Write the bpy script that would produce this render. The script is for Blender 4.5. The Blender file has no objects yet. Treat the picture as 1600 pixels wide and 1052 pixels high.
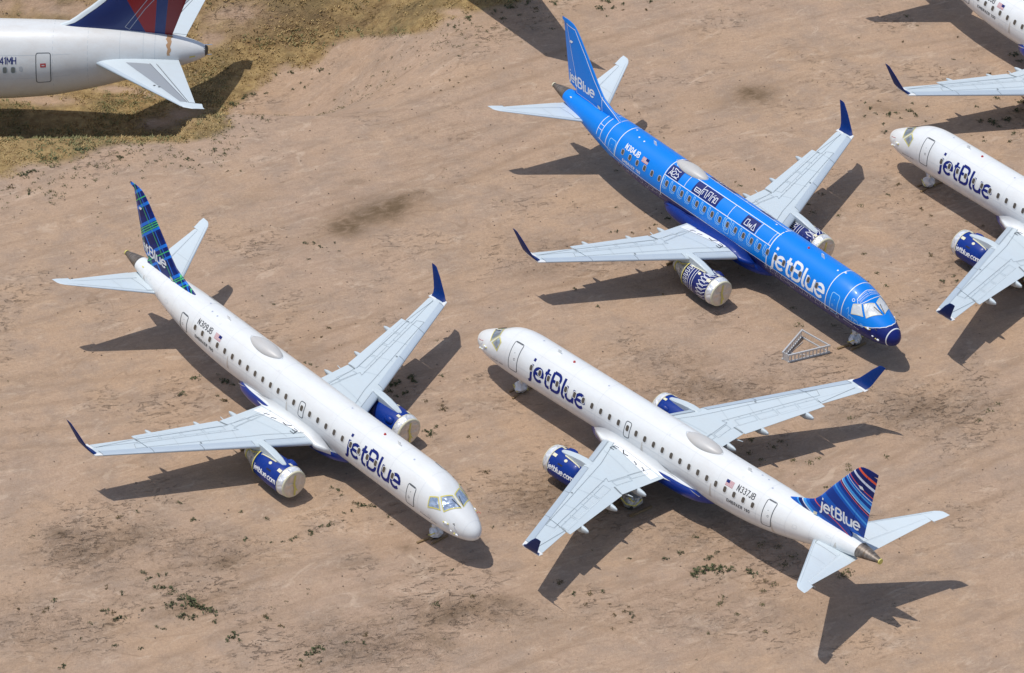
import bpy, math, random
import numpy as np
from math import radians as R, sin, cos, pi
from mathutils import Vector

sc = bpy.context.scene
# ---------------------------------------------------------------- camera
CAM_H, PITCH, ROLL, FPX = 146.99319, 0.581127224, 0.0234638842, 6409.56
cam_d = bpy.data.cameras.new("camera")
cam = bpy.data.objects.new("camera", cam_d)
sc.collection.objects.link(cam)
cam.location = (0, 0, CAM_H)
cam_d.sensor_width = 36.0
cam_d.lens = FPX / 1600.0 * 36.0
cam_d.clip_start = 1.0
cam_d.clip_end = 6000.0
from mathutils import Matrix
cam.rotation_euler = (Matrix.Rotation(pi / 2 - PITCH, 3, 'X') @ Matrix.Rotation(ROLL, 3, 'Z')).to_euler()
sc.camera = cam
# ---------------------------------------------------------------- world and sun
SX, SY = 0.29979, -0.00626            # shadow offset on the ground per metre of height
SUN_EL = math.atan(1 / math.hypot(SX, SY))
sun_from = Vector((-SX, -SY, 1)).normalized()
w = bpy.data.worlds.new("World"); sc.world = w; w.use_nodes = True
nt = w.node_tree
sky = nt.nodes.new('ShaderNodeTexSky'); sky.sky_type = 'NISHITA'; sky.sun_disc = False
sky.sun_elevation = SUN_EL
sky.sun_rotation = math.atan2(sun_from.x, sun_from.y)
sky.dust_density = 1.2
bg = nt.nodes['Background']; bg.inputs[1].default_value = 0.125
nt.links.new(sky.outputs[0], bg.inputs[0])
sl = bpy.data.lights.new("sun", 'SUN'); sl.energy = 3.1; sl.angle = R(0.5); sl.color = (1.0, 0.965, 0.91)
so = bpy.data.objects.new("sun", sl); sc.collection.objects.link(so)
so.rotation_euler = sun_from.to_track_quat('Z', 'Y').to_euler()
sc.view_settings.view_transform = 'Standard'; sc.view_settings.look = 'None'
sc.view_settings.exposure = 0.0; sc.view_settings.gamma = 1.0

def ground_at(u, v, z=0.0):
    """a photo position (1600 px wide) -> the point of the plane z it shows"""
    a, b = u - 800, v - 526
    c, s = cos(-ROLL), sin(-ROLL); a, b = a * c - b * s, a * s + b * c
    c, s = cos(PITCH), sin(PITCH)
    d = (a / FPX, c - b / FPX * s, -s - b / FPX * c)
    t = (z - CAM_H) / d[2]
    return (d[0] * t, d[1] * t)

LOW = 6.8      # the verge and the large jet stand this much lower than the sand pad
def sstep(x, a, b):
    t = np.clip((np.asarray(x, dtype=float) - a) / (b - a), 0, 1); return t * t * (3 - 2 * t)
CREST = ([-3000, -75, -50, -40, -24, -22.9, -20, 3000], [200, 215, 242, 247.0, 247.9, 250.8, 251.4, 251.6])
def terrain(x, y):
    yc = np.interp(x, *CREST)
    f = np.clip((np.asarray(y, dtype=float) - yc) / 10.4, 0, 1)
    f = np.where(f < .06, f * f / .12, f - .03) / .97
    return -LOW * f * (1 - sstep(x, -18, -3)) * (1 - sstep(y, 268, 282))
def ground_on(u, v):
    """photo position -> point on the terrain"""
    z = 0.0
    for _ in range(12):
        x, y = ground_at(u, v, z); z = .5 * z + .5 * float(terrain(x, y))
    return x, y, z

# ---------------------------------------------------------------- materials
def srgb(r, g, b):
    f = lambda c: (c / 255 / 12.92) if c <= 10.3 else ((c / 255 + 0.055) / 1.055) ** 2.4
    return (f(r), f(g), f(b), 1)

class NT:
    def __init__(s, name, rough=0.5, spec=0.5, metal=0.0):
        s.m = bpy.data.materials.new(name); s.m.use_nodes = True
        s.t = s.m.node_tree; s.b = s.t.nodes['Principled BSDF']
        s.b.inputs['Roughness'].default_value = rough
        s.b.inputs['Specular IOR Level'].default_value = spec
        s.b.inputs['Metallic'].default_value = metal
        s._co = None
    def n(s, typ, **kw):
        x = s.t.nodes.new(typ)
        for k, v in kw.items(): setattr(x, k, v)
        return x
    def put(s, sock, v):
        if isinstance(v, bpy.types.NodeSocket): s.t.links.new(v, sock)
        else: sock.default_value = v
    def co(s, scale=None, rot=0):
        if s._co is None: s._co = s.n('ShaderNodeTexCoord').outputs['Object']
        if scale is None: return s._co
        mp = s.n('ShaderNodeMapping'); s.put(mp.inputs[0], s._co)
        mp.vector_type = 'TEXTURE'   # turned first, then stretched
        mp.inputs['Scale'].default_value = [1 / q for q in scale]; mp.inputs['Rotation'].default_value = (0, 0, rot)
        return mp.outputs[0]
    def xyz(s):
        x = s.n('ShaderNodeSeparateXYZ'); s.put(x.inputs[0], s.co()); return x.outputs
    def math(s, op, a, b=0.0, c=0.0, clamp=False):
        x = s.n('ShaderNodeMath', operation=op, use_clamp=clamp)
        s.put(x.inputs[0], a); s.put(x.inputs[1], b); s.put(x.inputs[2], c); return x.outputs[0]
    def noise(s, scale, detail=4, rough=0.55, vec=None, dist=0.0):
        x = s.n('ShaderNodeTexNoise'); s.put(x.inputs['Vector'], vec if vec else s.co())
        x.inputs['Scale'].default_value = scale; x.inputs['Detail'].default_value = detail
        x.inputs['Roughness'].default_value = rough; x.inputs['Distortion'].default_value = dist
        return x.outputs['Fac']
    def rng(s, v, a, b, c=0.0, d=1.0, smooth=False):
        x = s.n('ShaderNodeMapRange'); x.interpolation_type = 'SMOOTHSTEP' if smooth else 'LINEAR'
        s.put(x.inputs[0], v)
        for i, q in enumerate((a, b, c, d)): x.inputs[i + 1].default_value = q
        return x.outputs[0]
    def mix(s, f, a, b, mode='MIX'):
        x = s.n('ShaderNodeMix', data_type='RGBA', blend_type=mode)
        s.put(x.inputs[0], f); s.put(x.inputs[6], a); s.put(x.inputs[7], b); return x.outputs[2]
    def attr(s, name):
        x = s.n('ShaderNodeAttribute', attribute_name=name); return x.outputs['Fac']
    def bump(s, h, dist=0.02, strength=1.0):
        x = s.n('ShaderNodeBump'); s.put(x.inputs['Height'], h)
        x.inputs['Distance'].default_value = dist; x.inputs['Strength'].default_value = strength
        s.t.links.new(x.outputs[0], s.b.inputs['Normal'])
    def color(s, c): s.put(s.b.inputs['Base Color'], c)
    def rough(s, r): s.put(s.b.inputs['Roughness'], r)

MATS = {}
def paint(name, col, rough=0.3, dirt=0.12, spec=0.5, metal=0.0, coat=0.0, fine=0.04):
    """paint with weathering: faint streaks and blotches of dust"""
    if name in MATS: return MATS[name]
    t = NT(name, rough, spec, metal)
    n1 = t.noise(0.7, 6, 0.65, t.co((1, 2.5, 1)))
    n2 = t.noise(6.0, 5, 0.6)
    f = t.math('ADD', t.rng(n1, 0.42, 0.75, 0, dirt), t.rng(n2, 0.5, 0.8, 0, fine))
    dust = srgb(178, 158, 138)
    t.color(t.mix(f, col, tuple(dust)))
    t.rough(t.rng(n1, 0.3, 0.7, rough * 0.9, rough * 1.15))
    if coat: t.b.inputs['Coat Weight'].default_value = coat; t.b.inputs['Coat Roughness'].default_value = 0.08
    MATS[name] = t.m; return t.m
WHITE = paint('white_paint', (0.775, 0.785, 0.77, 1), 0.32, 0.16, coat=0.25, fine=0.05)
WING = paint('wing_grey_paint', (0.54, 0.61, 0.64, 1), 0.38, 0.08)
TAILG = paint('tailplane_grey_paint', (0.58, 0.65, 0.68, 1), 0.36, 0.08)
METAL = paint('bare_slat_metal', (0.50, 0.57, 0.62, 1), 0.42, 0.03, metal=0.25, fine=0.0)
DARKM = paint('dark_metal', (0.05, 0.045, 0.04, 1), 0.5)
CREASE = paint('panel_gap_grey', (0.09, 0.10, 0.11, 1), 0.6, 0.0)
GAP = paint('wing_gap_grey', (0.21, 0.24, 0.255, 1), 0.6, 0.0)
FAINT = paint('panel_joint_grey', (0.40, 0.455, 0.48, 1), 0.6, 0.0)
BLACK = paint('black_marking', (0.02, 0.02, 0.025, 1), 0.5, 0.0)
NAVY = paint('navy_paint', srgb(14, 32, 104), 0.35, 0.02, spec=.35, coat=0.12)
ROYAL = paint('royal_blue_paint', srgb(4, 48, 132), 0.4, 0.01, spec=.25, coat=0.06)
BLUEL = paint('letter_blue', srgb(10, 32, 112), 0.4, 0.01, spec=.25)
BRIGHT = paint('bright_blue_paint', srgb(0, 127, 224), 0.4, 0.02, spec=.3, coat=0.08)
LIGHTB = paint('light_blue_line', srgb(150, 208, 250), 0.4, 0.02)
WHITEL = paint('white_marking', (0.82, 0.84, 0.86, 1), 0.4, 0.02)
PALEL = paint('pale_marking', (0.42, 0.46, 0.56, 1), 0.4, 0.02)
YELLOW = paint('yellow_tape', (0.68, 0.60, 0.16, 1), 0.45, 0.05)
CREAM = paint('cream_tape', (0.74, 0.70, 0.50, 1), 0.5, 0.1)
def mat_cover():
    t = NT('beige_intake_cover', 0.7, .3)
    n = t.noise(1.4, 4, .55, None, 1.5)
    t.color(t.mix(t.rng(n, .35, .65), (.72, .60, .46, 1), (.84, .72, .57, 1)))
    t.bump(n, .12, .9); return t.m
COVER = mat_cover()
RED = paint('red_marking', (0.45, 0.03, 0.03, 1), 0.5)
ALU = paint('ladder_aluminium', (0.60, 0.61, 0.61, 1), 0.42, 0.08, metal=0.3)
RUBBER = paint('tyre_rubber', (0.03, 0.03, 0.03, 1), 0.8)
DOME = paint('grey_radome', (0.53, 0.52, 0.50, 1), 0.4, 0.25)
WOOD = paint('timber_chock', (0.23, 0.15, 0.07, 1), 0.8, 0.3)

def foil(name, c1, c2, metal, rough, scale=3.2):
    t = NT(name, rough, 0.6, metal)
    nn = t.noise(scale * .8, 3, 0.5, None, 2.0)
    v = t.n('ShaderNodeTexVoronoi', feature='DISTANCE_TO_EDGE'); t.put(v.inputs['Vector'], t.co()); v.inputs['Scale'].default_value = scale * .55
    t.color(t.mix(t.rng(nn, 0.38, 0.62), c1, c2))
    t.bump(t.math('ADD', nn, t.rng(v.outputs[0], 0, .12, .35, 0)), 0.10, 0.8)
    return t.m
FOIL = foil('crumpled_foil', (0.84, 0.85, 0.86, 1), (0.66, 0.68, 0.71, 1), 0.25, 0.34, 2.0)
FOILW = foil('foil_window_cover', (0.60, 0.67, 0.78, 1), (0.36, 0.45, 0.60, 1), 0.6, 0.28, 1.6)
FOILD = foil('grey_window_cover', (0.46, 0.51, 0.56, 1), (0.24, 0.28, 0.32, 1), 0.4, 0.3, 1.6)
FOILS = foil('silver_window_cover', (0.80, 0.80, 0.78, 1), (0.68, 0.69, 0.69, 1), 0.2, 0.4, 1.1)
WRAP = foil('grey_plastic_wrap', (0.60, 0.61, 0.62, 1), (0.26, 0.27, 0.27, 1), 0.3, 0.35, 2.4)

def mat_window():
    t = NT('taped_cabin_window', 0.35, 0.5)
    t.color(t.mix(t.noise(5, 2), (0.13, 0.105, 0.08, 1), (0.055, 0.045, 0.035, 1))); return t.m
GLASS = mat_window()
def mat_burnt():
    t = NT('burnt_exhaust_metal', 0.5, 0.5, 0.45)
    x = t.xyz()
    n = t.noise(1.6, 5, 0.6, t.co((4, 1.5, 1.5)))
    c = t.mix(t.rng(n, 0.35, 0.7), (0.10, 0.08, 0.065, 1), (0.26, 0.22, 0.185, 1))
    c = t.mix(t.rng(t.noise(3.1, 3, 0.5, t.co((1.2, 1, 1))), 0.55, 0.75), c, (0.16, 0.10, 0.045, 1))
    t.color(c); return t.m
BURNT = mat_burnt()
def mat_belly():
    """white above, royal blue below a level that is highest amidships"""
    t = NT('belly_fairing_two_tone', 0.28); x = t.xyz()
    m = t.math('LESS_THAN', x[2], t.rng(x[0], 12.0, 19.5, 1.95, 2.2))
    t.color(t.mix(m, (0.78, 0.79, 0.785, 1), srgb(4, 48, 138))); t.b.inputs['Coat Weight'].default_value = 0.4
    return t.m
BELLY = mat_belly()
def mat_sky_blue():
    t = NT('two_blue_fuselage', 0.4, .3); x = t.xyz()
    q = t.rng(x[0], 0.7, 3.0, 1.0, 0.0)
    line = t.math('ADD', 2.74, t.math('MULTIPLY', t.math('MULTIPLY', q, q), 0.42))
    m = t.math('LESS_THAN', x[2], line)
    aft = t.math('GREATER_THAN', x[0], 27.9)
    m = t.math('MULTIPLY', m, t.math('SUBTRACT', 1.0, aft))
    m = t.math('MAXIMUM', m, t.math('LESS_THAN', x[0], 0.56))
    n = t.rng(t.noise(0.8, 5, 0.6), 0.45, 0.8, 0, 0.10)
    c = t.mix(m, srgb(0, 127, 224), srgb(20, 34, 108))
    t.color(t.mix(t.math('MULTIPLY', n, .5), c, srgb(90, 130, 170))); t.b.inputs['Coat Weight'].default_value = 0.10; t.b.inputs['Coat Roughness'].default_value = 0.12
    return t.m
SKYB = mat_sky_blue()
def band(t, v, c, h):
    return t.math('LESS_THAN', t.math('ABSOLUTE', t.math('SUBTRACT', v, c)), h)
def lin(t, a, b, c=0.0):
    x = t.xyz()
    return t.math('ADD', t.math('ADD', t.math('MULTIPLY', x[0], a), t.math('MULTIPLY', x[2], b)), c)
def anyof(t, ms):
    o = ms[0]
    for m in ms[1:]: o = t.math('MAXIMUM', o, m)
    return o
def mat_plaid():
    t = NT('plaid_fin_paint', 0.42, .22)
    p = lin(t, .643, .766); q = lin(t, .766, -.643)
    c = srgb(4, 36, 112)
    dk = anyof(t, [band(t, p, v, h) for v, h in ((28.1, .3), (26.2, .28), (24.3, .25))])
    c = t.mix(t.math('MULTIPLY', dk, 0.6), c, srgb(8, 22, 84))
    lb = anyof(t, [band(t, p, v, h) for v, h in ((29.42, .1), (28.45, .1), (27.32, .1), (26.7, .08), (25.5, .1), (24.72, .08), (23.42, .1), (22.8, .08), (30.0, .1))]
               + [band(t, q, v, h) for v, h in ((21.45, .07), (22.9, .06), (20.05, .035), (19.1, .06))])
    c = t.mix(lb, c, srgb(20, 118, 222))
    gr = anyof(t, [band(t, p, v, .032) for v in (28.92, 27.14, 26.99, 26.84, 25.1, 23.24, 23.1, 22.6)] + [band(t, q, v, .028) for v in (22.15, 22.3, 20.35, 19.45, 18.9)])
    c = t.mix(gr, c, srgb(70, 190, 110))
    t.color(c)
    return t.m
def mat_swirl():
    t = NT('striped_fin_paint', 0.42, .22)
    d = lin(t, .45, 1.0)
    x = t.xyz()
    wob = t.math('MULTIPLY', t.math('SINE', t.math('ADD', t.math('MULTIPLY', x[0], 1.25), t.math('MULTIPLY', x[2], 0.35))), 0.16)
    d = t.math('ADD', d, wob)
    v = t.rng(d, 17.4, 25.6)
    r = t.n('ShaderNodeValToRGB'); t.put(r.inputs[0], v); r.color_ramp.interpolation = 'CONSTANT'
    nv, mb, lb, wh, orr, dp = srgb(8, 34, 104), srgb(12, 92, 190), srgb(70, 158, 230), srgb(214, 222, 238), srgb(226, 92, 62), srgb(10, 58, 146)
    st = [(17.4, mb), (17.95, lb), (18.1, nv), (18.42, wh), (18.52, lb), (18.72, mb), (19.0, dp), (19.38, orr), (19.43, dp), (20.0, mb), (20.5, dp), (21.0, dp), (21.35, mb), (21.62, lb), (21.78, mb), (22.1, dp), (22.42, orr), (22.47, nv), (22.6, wh), (22.66, lb), (22.95, dp), (23.25, lb), (23.38, mb), (23.5, wh), (23.56, dp), (23.8, orr), (23.85, nv), (24.3, wh), (24.5, nv), (24.86, orr), (25.0, nv)]
    e = r.color_ramp.elements
    e[0].position = 0; e[0].color = st[0][1]
    e[1].position = (st[1][0] - 17.4) / 8.2; e[1].color = st[1][1]
    for pz, cz in st[2:]:
        k = e.new((pz - 17.4) / 8.2); k.color = cz
    t.color(r.outputs[0])
    return t.m
PLAID = mat_plaid(); SWIRL = mat_swirl()

# ---------------------------------------------------------------- mesh helpers
class MB:
    def __init__(s): s.v = []; s.f = []; s.sm = []; s.mi = []; s.cur = 0
    def add(s, vs, fs, smooth=False):
        o = len(s.v); s.v += [tuple(p) for p in vs]
        for f in fs: s.f.append(tuple(i + o for i in f)); s.sm.append(smooth); s.mi.append(s.cur)
    def grid(s, rows, smooth=True, closed=False):
        n = len(rows[0]); fs = []
        for i in range(len(rows) - 1):
            for j in range(n - 1 if not closed else n):
                k = (j + 1) % n
                fs.append((i * n + j, i * n + k, (i + 1) * n + k, (i + 1) * n + j))
        s.add([p for r in rows for p in r], fs, smooth)
    def fan(s, pts):
        s.add(pts, [tuple(range(len(pts)))])
    def box(s, c, d, rz=0.0):
        c = Vector(c); vs = []
        for i in (-1, 1):
            for j in (-1, 1):
                for k in (-1, 1):
                    x, y = i * d[0] / 2, j * d[1] / 2
                    vs.append((c.x + x * cos(rz) - y * sin(rz), c.y + x * sin(rz) + y * cos(rz), c.z + k * d[2] / 2))
        s.add(vs, [(0, 1, 3, 2), (4, 6, 7, 5), (0, 4, 5, 1), (2, 3, 7, 6), (0, 2, 6, 4), (1, 5, 7, 3)])
    def tube(s, a, b, r, r2=None, n=10, caps=True):
        a, b = Vector(a), Vector(b); d = (b - a).normalized(); r2 = r if r2 is None else r2
        u = d.orthogonal().normalized(); v = d.cross(u)
        rows = [[p + (u * cos(2 * pi * k / n) + v * sin(2 * pi * k / n)) * q for k in range(n)] for p, q in ((a, r), (b, r2))]
        s.grid(rows, True, True)
        if caps: s.fan(rows[0]); s.fan(rows[1])
    def path(s, pts, r, n=6):
        for a, b in zip(pts, pts[1:]): s.tube(a, b, r, n=n)
    def lathe(s, prof, org=(0, 0, 0), n=28, sy=1.0, sz=1.0, wob=0.0, rnd=None):
        """profile (x, r) about the x axis"""
        rows = []
        for x, r in prof:
            row = []
            for k in range(n):
                q = r * (1 + (rnd.uniform(-wob, wob) if rnd else 0))
                row.append((org[0] + x, org[1] + q * sy * cos(2 * pi * k / n), org[2] + q * sz * sin(2 * pi * k / n)))
            rows.append(row)
        s.grid(rows, True, True)
    def build(s, name, mats, parent=None):
        me = bpy.data.meshes.new(name); me.from_pydata(s.v, [], s.f)
        for m in (mats if isinstance(mats, (list, tuple)) else [mats]): me.materials.append(m)
        me.polygons.foreach_set('use_smooth', s.sm); me.polygons.foreach_set('material_index', s.mi)
        me.update()
        return link(name, me, parent)
def link(name, me, parent=None):
    o = bpy.data.objects.new(name, me); sc.collection.objects.link(o)
    if parent is not None: o.parent = parent
    return o
def tag(o, label=None, cat=None, group=None, kind=None):
    for k, v in (('label', label), ('category', cat), ('group', group), ('kind', kind)):
        if v: o[k] = v
    return o
def empty(name, loc, rot=(0, 0, 0)):
    o = bpy.data.objects.new(name, None); o.location = loc; o.rotation_euler = rot
    o.empty_display_size = 1; sc.collection.objects.link(o); return o

def subdiv(pts, step):
    out = [pts[0]]
    for a, b in zip(pts, pts[1:]):
        L = math.hypot(b[0] - a[0], b[1] - a[1]); n = max(1, int(math.ceil(L / step)))
        for k in range(1, n + 1): out.append((a[0] + (b[0] - a[0]) * k / n, a[1] + (b[1] - a[1]) * k / n))
    return out
_lift = [0]
def ribbon(mb, pts, hw, fmap, step=0.12, closed=False, cap=True):
    """a stroke of half-width hw laid on the surface fmap(u, v, lift)"""
    _lift[0] = (_lift[0] + 1) % 5; lf = _lift[0] * 0.0007
    pts = [q for i, q in enumerate(pts) if i == 0 or math.hypot(q[0] - pts[i - 1][0], q[1] - pts[i - 1][1]) > 1e-5]
    if closed:
        if math.hypot(pts[0][0] - pts[-1][0], pts[0][1] - pts[-1][1]) < 1e-5: pts.pop()
        pts = pts + [pts[0]]
    p = subdiv(pts, step); n = len(p); rows = []
    for i in range(n):
        if closed: a, b = p[(i - 1) % (n - 1)], p[(i + 1) % (n - 1)]
        else: a, b = p[max(i - 1, 0)], p[min(i + 1, n - 1)]
        q = p[i]
        d1 = (q[0] - a[0], q[1] - a[1]); d2 = (b[0] - q[0], b[1] - q[1])
        def un(d):
            L = math.hypot(*d); return (d[0] / L, d[1] / L) if L > 1e-9 else None
        e1, e2 = un(d1), un(d2); e1 = e1 or e2 or (1, 0); e2 = e2 or e1
        nx, ny = -(e1[1] + e2[1]), (e1[0] + e2[0]); L = math.hypot(nx, ny) or 1; nx /= L; ny /= L
        c = max(0.5, nx * -e1[1] + ny * e1[0]); k = hw / c
        rows.append([fmap(q[0] + nx * k, q[1] + ny * k, lf), fmap(q[0] - nx * k, q[1] - ny * k, lf)])
    mb.grid(rows, False)
def arc(cx, cy, r, a0, a1, n=10, ry=None):
    ry = ry or r
    return [(cx + r * cos(R(a0 + (a1 - a0) * k / n)), cy + ry * sin(R(a0 + (a1 - a0) * k / n))) for k in range(n + 1)]
def rrect(x0, y0, x1, y1, r, n=4):
    return arc(x1 - r, y1 - r, r, 0, 90, n) + arc(x0 + r, y1 - r, r, 90, 180, n) + arc(x0 + r, y0 + r, r, 180, 270, n) + arc(x1 - r, y0 + r, r, 270, 360, n)
def patch(mb, poly, fmap, rings=3, step=0.15, lf=0.0):
    """a filled star-shaped outline laid on the surface"""
    p = subdiv(list(poly) + [poly[0]], step)[:-1]
    cx = sum(a for a, b in p) / len(p); cy = sum(b for a, b in p) / len(p)
    rows = []
    for k in range(rings, 0, -1):
        f = k / rings; rows.append([fmap(cx + (a - cx) * f, cy + (b - cy) * f, lf) for a, b in p])
    mb.grid(rows, True, True)
    c = fmap(cx, cy, lf); n = len(p)
    mb.add(rows[-1] + [c], [(i, (i + 1) % n, n) for i in range(n)], True)

# ---------------------------------------------------------------- stroke lettering (baseline 0, capital height 1)
G = {
 'j': (0.28, [[(.12, .72), (.12, -.06), (.06, -.2), (-.06, -.24)], [(.05, .97), (.19, .97)]]),
 'e': (0.72, [[(.05, .38), (.62, .38)] + arc(.34, .36, .29, 5, 318, 14, .33)]),
 't': (0.46, [[(.14, .95), (.14, .2), (.2, .06), (.32, .02), (.4, .04)], [(0, .69), (.38, .69)]]),
 'B': (0.76, [[(.08, .03), (.08, .97)], [(.08, .97), (.36, .97)] + arc(.36, .75, .22, 90, -90, 8) + [(.08, .53)], [(.36, .53)] + arc(.38, .28, .25, 90, -90, 8) + [(.08, .03)]]),
 'l': (0.28, [[(.08, 1), (.08, .18), (.14, .05), (.26, .02)]]),
 'u': (0.66, [[(.06, .72), (.06, .28)] + arc(.3, .28, .24, 180, 360, 8) + [(.54, .28), (.54, .72)], [(.54, .28), (.54, 0)]]),
 'b': (0.66, [[(.06, 1), (.06, 0)], arc(.32, .36, .26, 180, -180, 14, .33)]),
 'c': (0.6, [arc(.34, .36, .29, 45, 315, 12, .33)]),
 'o': (0.68, [arc(.34, .36, .28, 0, 360, 14, .33)]),
 'm': (0.95, [[(.06, 0), (.06, .7)], [(.06, .45)] + arc(.25, .45, .19, 180, 0, 6, .24) + [(.44, 0)], [(.44, .45)] + arc(.63, .45, .19, 180, 0, 6, .24) + [(.82, 0)]]),
 '.': (0.24, [[(.06, .06), (.16, .06)]]),
 'N': (0.7, [[(.06, 0), (.06, 1), (.56, 0), (.56, 1)]]),
 '0': (0.64, [arc(.3, .5, .24, 90, 450, 14, .46)]),
 '3': (0.62, [arc(.28, .74, .22, 150, -80, 8, .22) + arc(.28, .28, .25, 80, -150, 8, .24)]),
 '9': (0.64, [arc(.3, .68, .23, 0, 360, 12, .27) + [(.53, .6), (.5, .3), (.36, .06), (.15, .04)]]),
 '7': (0.6, [[(.05, .95), (.53, .95), (.22, 0)]]),
 '4': (0.64, [[(.42, 0), (.42, .97), (.04, .3), (.58, .3)]]),
 '5': (0.62, [[(.5, .95), (.1, .95), (.08, .55)] + arc(.27, .3, .24, 120, -150, 8, .28)]),
 '8': (0.62, [arc(.3, .74, .2, 0, 360, 10, .21), arc(.3, .27, .24, 0, 360, 12, .25)]),
 '1': (0.4, [[(.06, .78), (.22, .97), (.22, 0)]]),
 'J': (0.52, [[(.42, 1), (.42, .25)] + arc(.23, .25, .19, 0, -180, 6, .22)]),
 'E': (0.62, [[(.55, .95), (.08, .95), (.08, .05), (.55, .05)], [(.08, .5), (.48, .5)]]),
 'M': (0.82, [[(.06, 0), (.06, 1), (.38, .3), (.7, 1), (.7, 0)]]),
 'R': (0.68, [[(.08, 0), (.08, .96), (.36, .96)] + arc(.36, .72, .2, 80, -90, 6, .24) + [(.08, .48)], [(.34, .48), (.56, 0)]]),
 'A': (0.72, [[(.03, 0), (.32, 1), (.61, 0)], [(.14, .33), (.5, .33)]]),
 'H': (0.7, [[(.06, 0), (.06, 1)], [(.56, 0), (.56, 1)], [(.06, .5), (.56, .5)]]),
 ' ': (0.36, []),
}
def text_width(s, sp=0.0): return sum(G[c][0] + sp for c in s)
def text(mb, s, u0, v0, h, udir, fmap, hw, wscale=1.0, sp=0.0, slant=0.0, step=0.12):
    """strokes of s; h capital height; udir +1/-1 the reading direction along u"""
    x = 0
    for c in s:
        wd, st = G[c]
        for q in st:
            ribbon(mb, [(u0 + udir * h * wscale * (x + a + slant * b), v0 + h * b) for a, b in q], hw, fmap, step)
        x += wd + sp

# ---------------------------------------------------------------- fuselage shape
FP = [(0,2.33,2.27,0.02),(0.05,2.52,2.08,0.2),(0.2,2.74,1.9,0.41),(0.5,2.97,1.74,0.64),(1.0,3.25,1.6,0.88),(1.6,3.54,1.5,1.09),(2.1,3.78,1.45,1.21),(2.6,4.07,1.41,1.31),(3.1,4.33,1.385,1.385),(3.7,4.53,1.36,1.44),(4.4,4.65,1.35,1.485),(5.3,4.70,1.35,1.505),
(10,4.70,1.35,1.505),(23,4.70,1.35,1.505),(24.5,4.70,1.42,1.505),(26,4.70,1.58,1.49),(27.5,4.70,1.84,1.44),(29,4.70,2.18,1.33),(30.5,4.69,2.56,1.16),(32,4.65,2.97,0.94),(33.5,4.55,3.37,0.68),(34.7,4.41,3.66,0.45),(35.4,4.28,3.82,0.29),(35.89,4.17,3.93,0.15)]
def interp(T, x, i):
    n = len(T)
    if x <= T[0][0]: return T[0][i]
    if x >= T[-1][0]: return T[-1][i]
    for k in range(n - 1):
        if x <= T[k + 1][0]: break
    x0, x1 = T[k][0], T[k + 1][0]; h = x1 - x0; t = (x - x0) / h
    def sl(j):
        if j <= 0 or j >= n - 1:
            a = max(j - 1, 0); b = min(j + 1, n - 1); return (T[b][i] - T[a][i]) / (T[b][0] - T[a][0])
        d0 = (T[j][i] - T[j - 1][i]) / (T[j][0] - T[j - 1][0]); d1 = (T[j + 1][i] - T[j][i]) / (T[j + 1][0] - T[j][0])
        return 0 if d0 * d1 <= 0 else 2 * d0 * d1 / (d0 + d1)
    m0, m1 = sl(k) * h, sl(k + 1) * h; a, b = T[k][i], T[k + 1][i]
    return (2*t**3 - 3*t*t + 1)*a + (t**3 - 2*t*t + t)*m0 + (-2*t**3 + 3*t*t)*b + (t**3 - t*t)*m1
def fus(s, phi, off=0.0, T=FP):
    zt, zb, wd = interp(T, s, 1), interp(T, s, 2), interp(T, s, 3)
    zc = zb + (zt - zb) * 0.5; c, sn = cos(phi), sin(phi); r = (zt - zb) / 2
    nx, nz = sn / max(wd, .01), c / max(r, .01); L = math.hypot(nx, nz)
    return (s, wd * sn + off * nx / L, zc + r * c + off * nz / L)
def fmap(side, off, ref=0.0, rad=1.6, T=FP):
    """(u along the body, v metres up from the angle ref) -> point; ref in degrees from the crown"""
    return lambda u, v, lf=0.0: fus(u, side * (R(ref) - v / rad), off + lf, T)
def dmap(side, off, T=FP):
    """(u, v=degrees from the crown)"""
    return lambda u, v, lf=0.0: fus(u, side * R(v), off + lf, T)
def body_mesh(s0, s1, T=FP, n=72, ds=0.25, off=0.0):
    mb = MB(); ss = []; s = s0
    while s < s1 - 1e-6:
        ss.append(s)
        s += (0.02 if s < 0.06 else 0.05 if s < .3 else 0.1 if s < 5.4 and ds <= .25 else ds)
    ss.append(s1)
    mb.grid([[fus(s, 2 * pi * k / n, off, T) for k in range(n)] for s in ss], True, True)
    return mb
W1, WX, WF = 26.54, 15.48, 6.52
WINS = [WF + (WX - WF) * k / 11 for k in range(11)] + [WX] + [WX + (W1 - WX) * k / 14 for k in range(1, 15)]

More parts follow.
